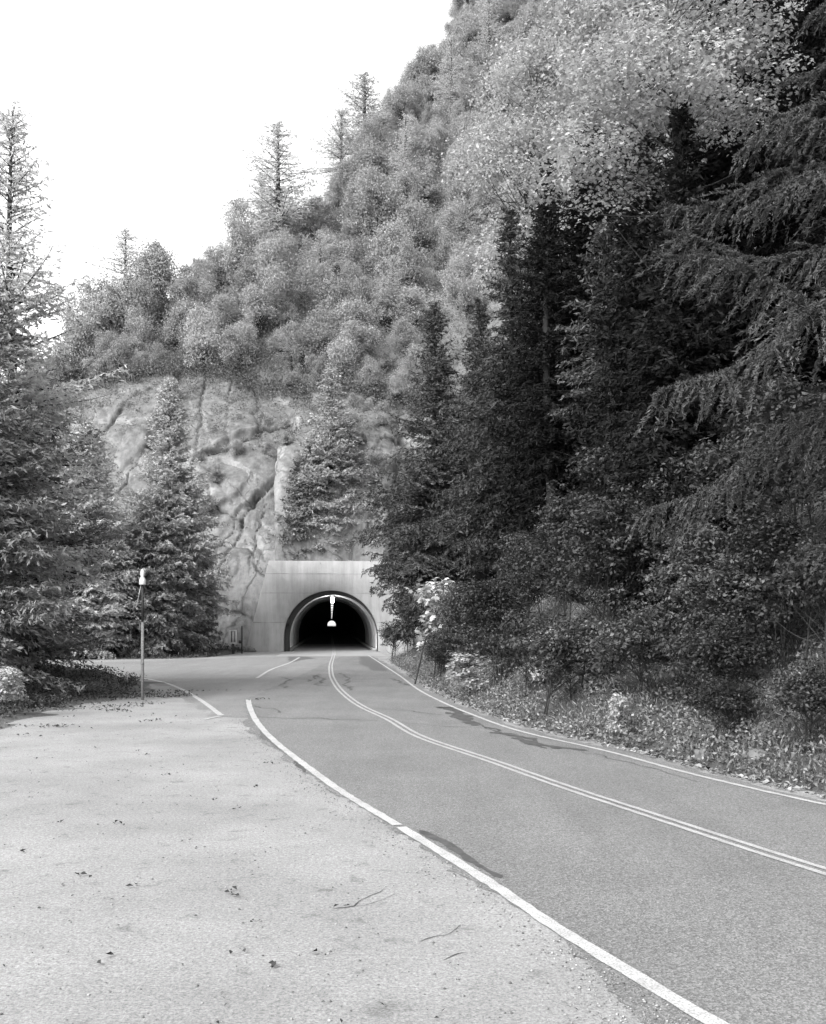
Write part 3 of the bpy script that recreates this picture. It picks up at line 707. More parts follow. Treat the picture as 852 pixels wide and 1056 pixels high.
G_M = 'broadleaf maples on the right bank'
Dm = broad(rr(20), 17, ((-1.2, 0, 13.2, 3.4, 2.2), (1.0, .5, 15.0, 2.8, 2.0), (-.2, -.5, 16.6, 2.4, 1.4), (-3.2, .3, 11.6, 1.8, 1.2)), 150, 150, (.135, .2), .55, 'lobed', .13, 1.5, .3, .35, .5, .15)
mp = plant('maple_tree', Dm, 'maple', 'bark', 'broadleaf maple with large bright lit leaves at the upper right', 'tree', (7.6, 27, bz(7.6, 27)), .3, G_M)
Dm2 = broad(rr(21), 26, ((0, 0, 17, 2.4, 3.4), (-.8, 0, 22, 2.8, 3.2), (.6, 0, 26, 2.6, 3)), 150, 170, (.17, .12), .75, 'card', .2, .9, .6, .35, .5, .1)
plant('maple_tree', Dm2, 'maple_pale', 'bark', 'pale feathery broadleaf tree between the wooded hillside and the dark firs', 'tree', (7.2, 64, bz(7.2, 64)), 0, G_M, scale=1.2)
Dm3 = broad(rr(22), 24, ((0, 0, 22, 3.4, 3.2), (1.5, 0, 26, 3, 3)), 120, 170, (.18, .13), .85, 'card', .2, .9, .6, .35, .5, .1)
plant('maple_tree', Dm3, 'maple', 'bark', 'light leafed tree touching the top of the frame above the maple', 'tree', (9.5, 43, bz(9.5, 43)), 0, G_M)

G_S = 'leafy shrubs on the right bank'
Ds1 = broad(rr(30), 4.6, ((0, 0, 2.9, 1.5, 1.5), (.4, 0, 4.0, 1.1, .9)), 150, 70, (.115, .06), .21, 'card', .05, 1.1, .45, .2, .15, .25, 4)
Ds2 = broad(rr(31), 2.6, ((0, 0, 1.5, 1.3, .95),), 90, 75, (.10, .055), .19, 'card', .04, 1.1, .45, .2, .15, .25, 3)
s1 = plant('shrub', Ds1, 'shrub', 'bark', 'tall glossy leaved shrub under the slender young fir', 'shrub', (5.4, 25, bz(5.4, 25)), 0, G_S, 'leaves')
s2 = plant('shrub', Ds2, 'shrub', 'bark', 'round dark shrub overhanging the road edge in mid bank', 'shrub', (3.7, 23.6, bz(3.7, 23.6)), 0, G_S, 'leaves')
def rsh(s, x, y, rz, sc, lab): return dup(s, (x, y, bz(x, y)), rz, sc, lab, G_S)
for k, (s, x, y, sc, lab) in enumerate([
    (s1, 7.0, 23.4, 1.1, 'tall leafy shrub right of the slender fir trunk'), (s1, 8.3, 21, 1.15, 'tall leafy shrub beneath the hanging boughs'), (s1, 6.4, 21.2, .85, 'leafy shrub in front of the tall shrubs on the bank'),
    (s1, 4.6, 29, 1.0, 'leafy shrub below the bare trunked dark fir'), (s1, 6.2, 29.5, 1.2, 'leafy shrub behind the tall glossy leaved shrub'), (s1, 9.6, 18.6, 1.1, 'leafy shrub near the right edge below the lowest bough'),
    (s2, 4.9, 21.3, 1.0, 'rounded shrub on the bank above the dark road stains'), (s2, 5.9, 18.7, .8, 'low shrub at the top of the pale grassy bank'), (s2, 7.6, 17.6, 1.0, 'shrub at the right edge above the grassy bank'),
    (s2, 3.3, 27, 1.0, 'dark shrub low on the bank beside the pale leafed bush'), (s2, 2.9, 33, 1.1, 'shrub on the bank under the second fir'), (s2, 2.6, 41, 1.1, 'small dark bush at the road edge near the portal'),
    (s1, 4.2, 35, .9, 'upright shrub in front of the bare trunked dark fir'), (s2, 1.2, 52, 1.2, 'bush at the foot of the fir beside the portal'), (s2, 3.4, 43, 1.3, 'bush at the foot of the second roadside fir'),
    (s2, 1.35, 39.2, .85, 'small dark shrub in front of the pale big leafed bush'), (s2, 1.9, 37.6, .8, 'low dark shrub just right of the pale big leafed bush'),
    (s1, .4, 66, 1.1, 'shrub overlapping the right wing of the portal'), (s1, -.3, 72, .9, 'dark shrub at the right foot of the portal'), (s2, -1.0, 63, 1.1, 'low dark shrub at the road edge just before the portal'), (s1, 2.6, 30.5, .8, 'leafy shrub close to the white edge line in mid bank'),
    (s1, 4.7, 23.6, .95, 'leafy shrub leaning to the road beside the round dark shrub'), (s1, 6.4, 19.9, .8, 'leafy shrub halfway up the pale grassy bank'), (s1, 1.9, 36.5, .8, 'shrub near the road edge below the first fir'), (s2, 5.6, 17.6, .55, 'small bush low on the grassy bank by the white line'), (s2, 6.5, 15.6, .7, 'bush at the right edge just above the white line'),
    (s1, 8.0, 27.5, 1.1, 'leafy shrub in the shade behind the row of tall shrubs'), (s1, 7.3, 19.3, .75, 'shrub between the hanging boughs and the grassy bank')]):
    rsh(s, x, y, k * 1.7 + .4, sc, lab)
Dp = broad(rr(33), 3.6, ((0, 0, 2.4, .9, .9), (.5, 0, 1.5, .9, .5)), 20, 60, (.22, .17), .35, 'lobed', .04, 1.2, .5, .3, .3, .1, 2)
s3 = plant('shrub', Dp, 'shrub_pale', 'bark', 'pale big leafed bush catching light under the first fir', 'shrub', (.75, 40.5, bz(.75, 40.5)), 0, G_S, 'leaves', 1.35)
rsh(s3, 3.55, 26.0, 1.0, (.45, .45, .6), 'small pale leafed sapling in front of the dark shrubs')
rsh(s3, 2.4, 37, 2.0, (.8, .8, .45), 'low pale leafed bush on the loose bank')
rsh(s3, 1.9, 31.5, 4.0, (.7, .7, .5), 'pale low weed clump by the white line below the firs')
rsh(s3, 4.3, 19.9, 3.0, (.28, .28, .36), 'tiny pale leafed plant beside the white edge line')

# ------------------------------------------------------------------ left side
G_L = 'conifers left of the road'
DL = conifer(rr(40), 13, 3.7, .05, .34, 6, .2, .2, (.26, .06), .07, .25, rag=.35, prof=.7)
l1 = plant('conifer_tree', DL, 'fir_left', 'bark', 'dense dark conifer nearest the left edge of the frame', 'conifer', (-13.6, 30, lz(-13.6, 30)), 0, G_L)
DL2 = conifer(rr(41), 12, 3.6, .06, .34, 5, .12, .22, (.26, .06), .08, .2, 42, 6, .75, .4)
l2 = plant('conifer_tree', DL2, 'fir_left', 'bark', 'low dark conifer whose branches sweep over the side road', 'conifer', (-14.3, 36.5, lz(-14.3, 36.5)), 1, G_L)
dup(l1, (-19, 35, lz(-19, 35)), 2.1, 1.05, 'dark conifer half hidden behind the nearest left conifer', G_L)
dup(l2, (-16.6, 33, lz(-16.6, 33)), 3.3, 1.0, 'dark conifer filling the wood left of the snow pole', G_L)
DL5 = conifer(rr(42), 21, 5.0, .04, .36, 7, .18, .26, (.32, .085), .09, .25, rag=.3, prof=.72)
l5 = plant('conifer_tree', DL5, 'pine_mid', 'bark', 'tall pale grey conifer standing before the pale cliff left of the portal', 'conifer', (-18.8, 75, lz(-18.8, 75)), 0, G_L)
DL6 = conifer(rr(43), 11, 3.4, .02, .34, 7, .3, .24, (.32, .1), .085, .35, rag=.25, prof=.6)
l6 = plant('conifer_tree', DL6, 'cedar', 'bark', 'bushy low conifer behind the snow pole', 'conifer', (-19.6, 71.5, lz(-19.6, 71.5)), 0, G_L)
dup(l5, (-23.4, 69, lz(-23.4, 69)), 1.5, (.95, .95, .82), 'mid grey conifer next to the tall one before the cliff', G_L)
dup(l5, (-29, 74, lz(-29, 74)), 2.5, (1, 1, .95), 'grey conifer behind the dark left conifers', G_L)
dup(l5, (-27, 82, lz(-27, 82)), 4, (.9, .9, .85), 'pale conifer rising against the left end of the cliff', G_L)
dup(l6, (-18.4, 82.5, lz(-18.4, 82.5)), 4, (.7, .7, .9), 'small bushy conifer between the cliff foot and the tall pale conifer', G_L)
dup(l6, (-24.5, 75, lz(-24.5, 75)), 2, (1.1, 1.1, .9), 'broad bushy conifer filling the shade at the back of the side road', G_L)
dup(l6, (-28, 67, lz(-28, 67)), 5, (1.1, 1.1, .9), 'bushy conifer at the far end of the side road', G_L)
Dk = broad(rr(45), 19, ((0, 0, 13, 1.9, 2.6), (.6, 0, 16, 1.6, 2.2), (.9, 0, 18, 1.1, 1.6), (-.3, 0, 10, 2.0, 1.8), (.5, 0, 7, 1.8, 1.6)), 170, 70, (.13, .07), .55, 'card', .14, .5, .7, .2, .45, .2)
DLt = conifer(rr(47), 19.5, 3.6, .12, .34, 5, .18, .2, (.24, .06), .085, .3, 36, -4, .62, .45, .12, .6, .38)
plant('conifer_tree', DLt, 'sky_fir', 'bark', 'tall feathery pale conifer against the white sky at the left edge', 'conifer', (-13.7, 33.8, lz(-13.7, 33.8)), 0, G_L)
Dk2 = broad(rr(46), 12.5, ((0, 0, 9, 1.6, 1.6), (1.4, 0, 11, 1.2, 1.2)), 46, 40, (.14, .07), .5, 'card', .1, .5, .7, .2, .5, .2)
plant('alder_tree', Dk2, 'lacy', 'bark', 'thin branchy tree with sparse leaves left of the cliff top', 'tree', (-18.6, 46.0-4, 0), 0)
s4 = plant('shrub', Dp, 'shrub_pale', 'bark', 'low plant with a few bright leaves at the left edge', 'shrub', (-10.9, 25.8, lz(-10.9, 25.8)), 0, None, 'leaves', .42)
dup(s4, (-11.6, 27.6, lz(-11.6, 27.6)), 2, (.5, .5, .35), 'bright leafed plant just behind the one at the left edge')

# trees on the shelf over the portal
G_P = 'conifers growing above the portal'
DP1 = conifer(rr(50), 18.5, 4.6, .05, .36, 6, .2, .26, (.34, .09), .1, .25, rag=.35, prof=.75)
def hill_y(x, z):
    """first point of the hill front at about x and height z"""
    k = int(np.argmin(np.abs(H[80, :, 0] - x))); col = H[:front, k]
    i_ = int(np.argmin(np.abs(col[:, 2] - z))); return float(col[i_, 1])
p1 = plant('conifer_tree', DP1, 'portal_fir', 'bark', 'tallest pale conifer growing above the middle of the portal', 'conifer', (-7.6, 89.4, 7.6), 0, G_P)
DP2 = conifer(rr(51), 10, 2.5, .1, .36, 6, .2, .24, (.34, .1), .09, .25, rag=.3)
p2 = plant('conifer_tree', DP2, 'fir_left', 'bark', 'darker short conifer above the left shoulder of the portal', 'conifer', (-10.6, 88.6, 7.4), 0, G_P)
dup(p1, (-6.0, 89.8, 7.8), 2, (.85, .85, .75), 'pale conifer right of the tallest one over the portal', G_P)
dup(p2, (-9.3, 88.8, 7.6), 3, (1.0, 1.0, 1.15), 'young conifer in front of the tallest one over the portal', G_P)
dup(p2, (-3.4, 89.5, 7.8), 4, (1.0, 1.0, .8), 'small conifer above the right shoulder of the portal', G_P)

# ridge conifers against the sky
G_K = 'thin conifers on the skyline'
DK = conifer(rr(60), 18, 3.8, .16, .5, 5, .1, .42, (.36, .08), .13, .1, rag=.5, gap=.2, e_top=30, e_bot=0, prof=.6, twl=.35)
def on_hill(px, py_target, vlo=NVc):
    """point of the hill front that shows nearest to a picture place"""
    q = H[vlo:front].reshape(-1, 3)
    a = CX + q[:, 0] / q[:, 1] * F; b = HOR - (q[:, 2] - EYE) / q[:, 1] * F
    return q[int(np.argmin((a - px) ** 2 + (b - py_target) ** 2))]
def sky_tree(t, px, base_py, top_py, rz, lab, w=1.0, hgt=18):
    p = on_hill(px, base_py); s = (base_py - top_py + 6) * p[1] / F / hgt
    return dup(t, tuple(p - np.array([0, 0, .5])), rz, (s * w, s * w, s), lab, G_K)
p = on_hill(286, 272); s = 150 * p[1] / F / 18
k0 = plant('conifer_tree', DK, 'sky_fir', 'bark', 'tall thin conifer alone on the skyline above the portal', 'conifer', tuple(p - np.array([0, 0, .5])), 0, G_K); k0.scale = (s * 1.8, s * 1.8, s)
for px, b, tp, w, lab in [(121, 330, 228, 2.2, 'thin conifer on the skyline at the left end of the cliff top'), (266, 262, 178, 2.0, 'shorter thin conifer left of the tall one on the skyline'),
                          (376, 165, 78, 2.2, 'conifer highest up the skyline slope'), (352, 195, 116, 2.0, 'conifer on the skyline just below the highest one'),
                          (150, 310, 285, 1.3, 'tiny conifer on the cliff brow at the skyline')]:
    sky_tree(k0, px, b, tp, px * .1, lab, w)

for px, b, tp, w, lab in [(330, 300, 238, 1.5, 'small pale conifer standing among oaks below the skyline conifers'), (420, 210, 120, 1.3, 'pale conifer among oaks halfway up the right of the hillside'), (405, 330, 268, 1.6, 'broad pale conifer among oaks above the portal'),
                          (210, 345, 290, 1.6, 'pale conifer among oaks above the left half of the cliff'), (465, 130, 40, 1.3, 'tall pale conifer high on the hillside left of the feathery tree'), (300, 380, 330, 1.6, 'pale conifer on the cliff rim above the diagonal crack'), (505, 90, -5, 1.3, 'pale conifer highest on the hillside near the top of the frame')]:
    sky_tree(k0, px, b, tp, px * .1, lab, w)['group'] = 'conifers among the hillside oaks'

# ------------------------------------------------------------------ hillside oaks
oaks = []
for k in range(6):
    r = rr(70 + k)
    hh = r.uniform(6.5, 9.5); lob = [(0, 0, hh * .55, 1.9, hh * .3)] + [(r.normal() * 1.2, r.normal() * 1.2, hh * r.uniform(.25, .9), r.uniform(.8, 1.5), r.uniform(1.0, 2.0)) for _ in range(6)]
    oaks.append((broad(r, hh, lob, 120, 115, (.19, .11), .44, 'card', .17, .35, .8, .4, .3, fuzz=True), hh))
zones = {'sky': ('rounded oak along the skyline of the wooded hillside', 'oaks along the skyline'),
         'rim': ('rounded oak on the rim just above the pale cliff face', 'oaks on the cliff rim'),
         'mid': ('rounded oak in the middle of the wooded hillside', 'oaks in the middle of the hillside'),
         'high': ('rounded oak high on the hillside beside the pale feathery tree', 'oaks high on the hillside')}
protos = [None] * 6
r = rr(99); placed = []
cand = H[NVc - 12:front].reshape(-1, 3); vv = np.repeat(np.arange(NVc - 12, front), len(ux)); apx0 = CX + cand[:, 0] / cand[:, 1] * F
order = r.permutation(len(cand)); order = np.concatenate([order[::2][apx0[order[::2]] > 470], order]); cnt = 0
apx = CX + cand[:, 0] / cand[:, 1] * F; apy = HOR - (cand[:, 2] - EYE) / cand[:, 1] * F
for c_i in order:
    if cnt >= 285: break
    p = cand[c_i]
    if not (60 < apx[c_i] < 590 and -70 < apy[c_i] < 430) or (apx[c_i] > 440 and apy[c_i] > 330) or (apx[c_i] > 500 and apy[c_i] > 130): continue
    if p[0] < -41.5: continue
    dmin = 3.2 if vv[c_i] < NVc + 30 else 3.6
    if any((p[0]-o[0])**2 + (p[1]-o[1])**2 + (p[2]-o[2])**2 < dmin**2 * o[3] for o in placed): continue
    sc = float(np.clip(.82 * np.exp(.32 * r.normal()), .42, 1.7)); 
    if vv[c_i] < NVc + 4: sc *= .7
    if vv[c_i] > front - 14: sc *= .62
    k = int(r.integers(6)); z = 'sky' if vv[c_i] > front - 14 else 'rim' if vv[c_i] < NVc + 14 else 'high' if apx[c_i] > 430 else 'mid'
    lab, gp = zones[z]; loc = (p[0], p[1], p[2] - 1.2 * sc); rz = r.uniform(0, 6.28); scv = (sc * r.uniform(.8, 1.25), sc * r.uniform(.8, 1.25), sc * r.uniform(.85, 1.3))
    if protos[k] is None:
        protos[k] = plant('oak_tree', oaks[k][0], 'oak', 'bark', lab, 'tree', loc, rz, gp); protos[k].scale = scv
    else: dup(protos[k], loc, rz, scv, lab, gp)
    placed.append((p[0], p[1], p[2], sc)); cnt += 1
print('oaks', cnt)

# shrubs rooted in the face
r = rr(101); face = H[30:NVc - 18].reshape(-1, 3); fpx = CX + face[:, 0] / face[:, 1] * F; fpy = HOR - (face[:, 2] - EYE) / face[:, 1] * F
okf = np.where((fpx > 75) & (fpx < 425) & (vnoise(face, .11, 23) > -.05) & ~((np.abs(face[:, 0] + 7.3) < 9) & (face[:, 2] < 13)) & ~((fpx > 188) & (fpx < 272) & (fpy > 382) & (fpy < 466)) & ~((fpx > 226) & (fpx < 292) & (fpy > 484) & (fpy < 620)) & ~((fpx > 104) & (fpx < 168) & (fpy > 398) & (fpy < 462)))[0]; put = []
for c_i in r.permutation(okf):
    if len(put) >= 30: break
    p = face[c_i]
    if any(np.sum((p - o) ** 2) < 6.5 for o in put): continue
    s_ = r.uniform(.16, .42); k = int(r.integers(6)); put.append(p)
    dup(protos[k], (p[0], p[1] - .1, p[2] - 3.0 * s_), r.uniform(0, 6.28), (s_ * 1.2, s_ * 1.2, s_), 'small shrub rooted in a crack of the bare cliff face', 'shrubs rooted in the cliff face')['category'] = 'shrub'

# brush: low cover on the slope, ledges and cliff foot, one mass
def scatter_clumps(r, pts, per, cs, leaf, up=.7, flat=.6):
    ci = np.repeat(np.arange(len(pts)), per); sz = r.uniform(.5, 1.3, len(pts))[ci]
    g3 = r.normal(size=(len(ci), 3)); p = pts[ci] + g3 * np.array([1, 1, flat]) * (cs * sz)[:, None]
    p[:, 2] += cs * sz * .5
    nn = norm(np.array([0, -.2, up]) + rnd_dir(r, len(p))); u = np.cross(nn, rnd_dir(r, len(p)))
    L = leaf[0] * r.uniform(.6, 1.3, len(p))
    v, f = cards(p, u, np.cross(nn, u), L, L * leaf[1] / leaf[0], .15)
    return v, f, np.clip(.45 * r.random(len(pts))[ci] + .55 * r.random(len(p)), 0, 1)
r = rr(120)
sel = r.choice(len(cand), 5200, replace=False); sel = sel[(apx[sel] > 50) & (apx[sel] < 600) & (cand[sel][:, 0] > -46)]
pts = cand[sel]
cl = H[8:NVc].reshape(-1, 3); na = norm(np.cross(np.gradient(H, axis=1), np.gradient(H, axis=0)))[8:NVc].reshape(-1, 3)
vz = np.abs(na[:, 2]); wgt = (np.clip(vz - .40, 0, .4) + .25 * (cl[:, 0] < -33) * (vnoise(cl, .2, 5) > -.2)) * (vnoise(cl, .12, 7) > -.15) * (cl[:, 0] > -46) * (cl[:, 0] < 10) + 1e-9
cs_ = r.choice(len(cl), 600, replace=False, p=wgt / wgt.sum())
v1, f1, t1_ = scatter_clumps(r, pts, 95, .8, (.21, .13), .45, 1.0); v2, f2, t2_ = scatter_clumps(r, cl[cs_], 60, .5, (.18, .11), .45, .9)
bo = obj('brush', mesh('brush', np.vstack([v1, v2]), np.vstack([f1, f2 + len(v1)]), M['brush'], np.concatenate([t1_, t2_])))
tag(bo, 'low brush covering the hillside and cliff ledges', 'brush', None, 'stuff')

# ------------------------------------------------------------------ undergrowth, litter and stones
r = rr(130)
n_ = 6500; y = 7 + 70 * r.random(n_) ** 1.7; d = .75 + 7.5 * r.random(n_) ** 1.25; x = xr(y) + d + 4 * sm((y - 60) / 24)
pts = np.stack([x, y, bank_h(x, y)], -1); pts = pts[vnoise(pts, .5, 3) > -.45]
v1, f1, t1_ = scatter_clumps(r, pts, 26, .17, (.08, .045), .5, .7)
m2 = 60000; y = 7 + 45 * r.random(m2) ** 1.7; d = .9 + 5.5 * r.random(m2); x = xr(y) + d; c = np.stack([x, y, bank_h(x, y)], -1); c = c[vnoise(c, .8, 9) > -.2]
L = r.uniform(.05, .22, len(c)); u = norm(np.array([-.25, -.1, 1]) + .55 * r.normal(size=(len(c), 3))); c = c + u * L[:, None] * .45
v2, f2 = cards(c, u, rnd_dir(r, len(c)), L, .014 + .012 * r.random(len(c)), .1); t2_ = r.random(len(c))
o = obj('undergrowth', mesh('undergrowth', np.vstack([v1, v2]), np.vstack([f1, f2 + len(v1)]), M['grass'], np.concatenate([t1_, t2_])))
tag(o, 'grass and low weeds covering the right bank', 'undergrowth', None, 'stuff')
# weeds on the left mound and foot of the cliff
n_ = 900; x = -10.5 - 9 * r.random(n_); y = 23 + 18 * r.random(n_); ok = left_h(x, y) > .05; pl = np.stack([x, y, left_h(x, y)], -1)[ok]
n_ = 700; x = -30 + 15 * r.random(n_); y = 68 + 16 * r.random(n_); ok = left_h(x, y) > .0; pl2 = np.stack([x, y, left_h(x, y)], -1)[ok]
n_ = 260; x = -34 + 19 * r.random(n_); y = 83 + 4.5 * r.random(n_); pl3 = np.stack([x, y, np.maximum(0, left_h(x, y))], -1)
v1, f1, t1_ = scatter_clumps(r, pl, 26, .2, (.10, .05)); v2, f2, t2_ = scatter_clumps(r, np.vstack([pl2, pl3]), 16, .28, (.16, .08))
o = obj('weeds', mesh('weeds', np.vstack([v1, v2]), np.vstack([f1, f2 + len(v1)]), M['shrub'], np.concatenate([t1_, t2_])))
tag(o, 'low weeds under the left conifers', 'weeds', None, 'stuff')

def leaves_on(r, x, y, z, size):
    k = len(x); nn = norm(np.array([0, 0, 1.2]) + .7 * rnd_dir(r, k)); u = np.cross(nn, rnd_dir(r, k)); L = size * r.uniform(.5, 1.4, k)
    return cards(np.stack([x, y, z + .012 + .2 * L], -1), u, np.cross(nn, u), L, L * .6, .3)
n1 = 15000; x = -13 + 9.5 * r.random(n1) ** 1.3; y = 21 + 15 * r.random(n1); keep = fbm(np.stack([x, y, 0*x], -1), .6, 4, 6) * .8 - .20 * (x + 9.3) + .05 * (y - 27) > r.random(n1) * .9 - .1
x, y = x[keep], y[keep]; z = np.maximum(0, left_h(x, y))
x2 = 6 - 15 * r.random(1500); y2 = 5.5 + 24 * r.random(1500) ** 1.4; k2 = (x2 < xl(y2) - .6) & (fbm(np.stack([x2, y2, 0*x2], -1), .35, 3, 9) > .1); x2, y2 = x2[k2], y2[k2]
hand = G([(152,779),(240,920),(238,925),(262,953),(113,990),(243,983),(36,783),(100,772),(222,826),(138,915),(355,936),(280,1000),(60,850),(24,880),(276,788),(196,868),(88,905),(140,775),(170,800),(330,985),(120,850),(245,835),(262,812)])
x3, y3 = np.repeat(hand[:, 0], 3) + r.normal(size=len(hand)*3) * .04, np.repeat(hand[:, 1], 3) + r.normal(size=len(hand)*3) * .04
y4 = 7 + 40 * r.random(5200) ** 1.5; x4 = xr(y4) + .35 + 2.6 * r.random(5200) ** 1.4; z4 = np.maximum(.012, bank_h(x4, y4))
X_ = np.concatenate([x, x2, x3, x4]); Y_ = np.concatenate([y, y2, y3, y4]); Z_ = np.concatenate([z, 0*x2, 0*x3, z4])
sz = np.concatenate([0*x + .085, 0*x2 + .030, 0*x3 + .06, 0*x4 + .10])
v, f = leaves_on(r, X_, Y_, Z_, sz)
tone = np.concatenate([.55 * r.random(len(x)), .5 * r.random(len(x2)), .2 * r.random(len(x3)), r.random(len(x4)) ** .5])
o = tag(obj('leaf_litter', mesh('leaf_litter', v, f, M['litter'], tone)), 'fallen leaves scattered over the gravel and bank edge', 'leaf litter', None, 'stuff')
# pebbles on the turnout
n_ = 9000; y = 5.2 + 22 * r.random(n_) ** 1.8; x = 7 - 18 * r.random(n_); k = x < xl(y) - .15; x, y = x[k], y[k]
xe = 5000; y5 = 5.5 + 20 * r.random(xe) ** 1.6; x5 = np.interp(y5, yy, xa) + .22 * r.normal(size=xe); k5 = x5 < xl(y5) - .1; x, y = np.concatenate([x, x5[k5]]), np.concatenate([y, y5[k5]])
rad = .004 + .011 * r.random(len(x)) ** 3
octv = np.array([(1,0,0),(0,1,0),(-1,0,0),(0,-1,0),(0,0,.75),(0,0,-.4)], float); octf = np.array([(0,1,4),(1,2,4),(2,3,4),(3,0,4),(1,0,5),(2,1,5),(3,2,5),(0,3,5)])
v = np.stack([x, y, rad * .3 + .008 * (x > np.interp(y, yy, xa))], -1)[:, None] + octv[None] * rad[:, None, None] * r.uniform(.6, 1.3, (len(x), 6, 1))
f = (octf[None] + 6 * np.arange(len(x))[:, None, None]).reshape(-1, 3)
tag(obj('gravel', mesh('gravel', v.reshape(-1, 3), f, M['pebble'], np.repeat(r.random(len(x)), 8))), 'loose gravel stones on the pale turnout', 'gravel', None, 'stuff')

# a few boulders
def boulder(x, y, z, s, seed, label):
    r = rr(seed); a = np.linspace(0, 2 * math.pi, 15)[:-1]; b = np.linspace(-1.3, 1.5, 9)
    v = np.array([(math.cos(q) * math.cos(t), math.cos(q) * math.sin(t), math.sin(q) * .75) for q in b for t in a])
    cv, ce = cells(v + seed, 1.1, seed); v = v * (1 + .45 * (cv - .5) + .2 * fbm(v + seed, 1.6, 4, seed))[:, None] * s * np.array([1.2, .9, 1])
    f = [(i*14+j, i*14+(j+1) % 14, (i+1)*14+(j+1) % 14, (i+1)*14+j) for i in range(8) for j in range(14)]
    f2 = np.array([list(range(14))[::-1], [8*14 + j for j in range(14)]])
    return tag(obj('boulder', mesh('boulder', v, [np.array(f), f2], M['boulder']), None, (x, y, z)), label, 'rock', 'rocks fallen at the bank and cliff foot')
for k, (px, py, s, lab) in enumerate([(697, 778, .15, 'rounded rock on the bank just above the white edge line'), (605, 758, .16, 'small rock in the leaf litter left of the rounded rock'),
                                      (745, 786, .14, 'dark rock at the foot of the grassy bank'), (470, 700, .35, 'rock on the loose bank beside the pale leafed bush')]):
    x, y = g(px, py + 10); x = max(x, float(xr(y)) + .9 + .2 * k); boulder(x, y, bz(x, y) + .2, s, 140 + k, lab)
for k, (x, y, s, lab) in enumerate([(-16.8, 83, .7, 'pale boulder at the cliff foot left of the roadside marker'), (-18.5, 82, .5, 'small pale boulder farther left at the cliff foot'), (-14.2, 84.5, .45, 'small pale stone beside the portal foot')]):
    boulder(x, y, .1, s, 150 + k, lab)

# ------------------------------------------------------------------ snow pole, marker
px_, py_ = g(147, 722)
t = thing('snow_pole', 'slim two tone steel pole with a white cap at the corner of the side road', 'pole', (px_, py_, 0))
a = MB(); a.tube([(0, 0, -.2), (0, 0, 2.55)], .05, 12); a.tube([(0, 0, 1.15), (0, 0, 1.22)], .058, 12); a.build('lower_post', M['iron'], t, True)
a = MB(); a.tube([(0, 0, 2.5), (0, 0, 3.8)], .042, 12); a.build('upper_post', M['black'], t, True)
a = MB(); a.lathe([(.0, 3.76), (.1, 3.76), (.112, 3.80), (.105, 3.93), (.07, 3.99), (.055, 4.03), (.07, 4.08), (.075, 4.16), (.05, 4.25), (.0, 4.28)], (0, 0, 0), 18); a.build('cap', M['white'], t, True)
a = MB(); a.tube([(-.05, 0, 3.76), (-.12, .02, 3.45), (-.2, .02, 3.05)], .012, 6); a.build('bracket', M['grey'], t)

mx, my = g(240.5, 674.5)
t = thing('marker_sign', 'small framed marker panel on a short dark post left of the portal', 'sign', (mx, my, 0), .1)
a = MB(); a.box((-.1, -.05, -.2), (.1, .05, .95)); a.build('post', M['black'], t)
a = MB(); a.box((-.2, -.09, .93), (.2, -.055, 1.9)); a.build('panel', M['grey'], t)
a = MB()
for b_ in (((-.29, -.12, .86), (-.2, -.05, 1.97)), ((.2, -.12, .86), (.29, -.05, 1.97)), ((-.2, -.12, 1.9), (.2, -.05, 1.97)), ((-.2, -.12, .86), (.2, -.05, .93))): a.box(*b_)
a.build('frame', M['white'], t)
a = MB(); a.box((-.16, -.1, .97), (-.09, -.09, 1.86)); a.box((.11, -.1, .97), (.17, -.09, 1.86)); a.build('stripe', M['black'], t)
t = thing('cable_post', 'thin black post with a box between the marker panel and the portal', 'post')
t.location = (*g(249.5, 674), 0)
a = MB(); a.tube([(0, 0, -.2), (0, 0, 2.3)], .06, 8); a.build('post', M['black'], t)
a = MB(); a.box((-.25, -.12, .85), (.03, .12, 1.1)); a.build('box', M['black'], t)

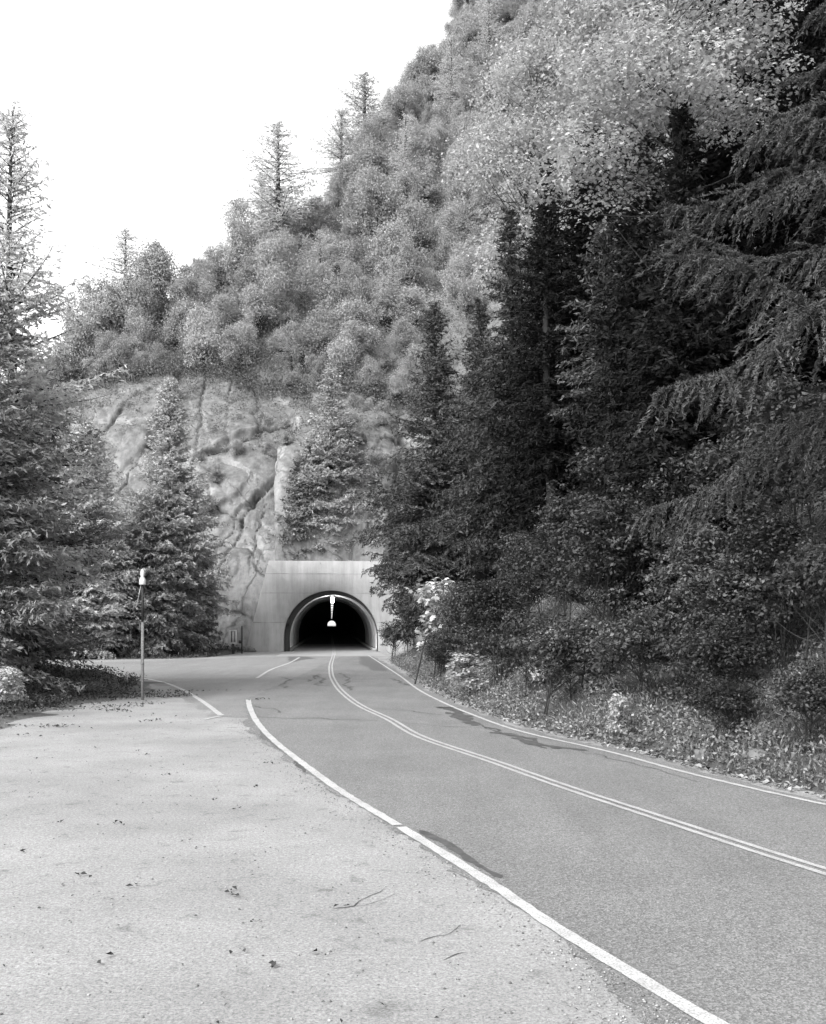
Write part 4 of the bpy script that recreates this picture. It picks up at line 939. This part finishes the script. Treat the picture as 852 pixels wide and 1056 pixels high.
# ------------------------------------------------------------------ haze
HAZE = 0
if HAZE:
    mb = MB(); mb.box((-1520, -420, -1), (1520, 1720, 200)); hz = mb.build('haze', None)
    m, nt, out = new_mat('air'); pv = N(nt, 'ShaderNodeVolumePrincipled')
    pv.inputs['Color'].default_value = (.95, .95, .95, 1); pv.inputs['Density'].default_value = HAZE
    nt.links.new(pv.outputs[0], out.inputs['Volume']); hz.data.materials.clear(); hz.data.materials.append(m)
    tag(hz, 'thin pale haze in the air', 'haze', None, 'stuff')

# ------------------------------------------------------------------ light, camera
SUN_EL, SUN_AZ = 40.0, -140.0                          # azimuth from +Y towards +X: the sun stands left, a little behind the camera
sc = bpy.context.scene
w = bpy.data.worlds.new('World'); sc.world = w; w.use_nodes = True; nt = w.node_tree; nt.nodes.clear()
out = nt.nodes.new('ShaderNodeOutputWorld'); bg = nt.nodes.new('ShaderNodeBackground'); sky = nt.nodes.new('ShaderNodeTexSky')
sky.sky_type = 'NISHITA'; sky.sun_disc = False; sky.sun_elevation = R(SUN_EL); sky.sun_rotation = R(SUN_AZ); sky.air_density = 1.0; sky.dust_density = 2.0
bw = nt.nodes.new('ShaderNodeRGBToBW')
nt.links.new(sky.outputs[0], bw.inputs[0]); nt.links.new(bw.outputs[0], bg.inputs['Color']); bg.inputs['Strength'].default_value = .15
nt.links.new(bg.outputs[0], out.inputs['Surface'])
ld = bpy.data.lights.new('sun', 'SUN'); ld.energy = .75; ld.angle = R(25)
lo = bpy.data.objects.new('sun', ld); C.objects.link(lo)
az, el = R(SUN_AZ), R(SUN_EL)
d = Vector((math.sin(az) * math.cos(el), math.cos(az) * math.cos(el), math.sin(el)))
lo.rotation_euler = d.to_track_quat('Z', 'Y').to_euler(); lo.location = (0, 0, 60)

cam = bpy.data.cameras.new('camera'); co = bpy.data.objects.new('camera', cam); C.objects.link(co)
co.location = (0, 0, EYE); co.rotation_euler = (R(90), 0, 0)
cam.sensor_fit = 'HORIZONTAL'; cam.sensor_width = 36; cam.lens = 36 * F / 852
cam.shift_y = (HOR - 528) / 852; cam.clip_start = .1; cam.clip_end = 6000
sc.camera = co
vs = sc.view_settings; vs.view_transform = 'Standard'; vs.look = 'None'; vs.exposure = 2.45; vs.gamma = 1
cy = sc.cycles; cy.max_bounces = 8; cy.diffuse_bounces = 4; cy.transmission_bounces = 4; cy.volume_bounces = 1; cy.transparent_max_bounces = 8
cy.use_denoising = True
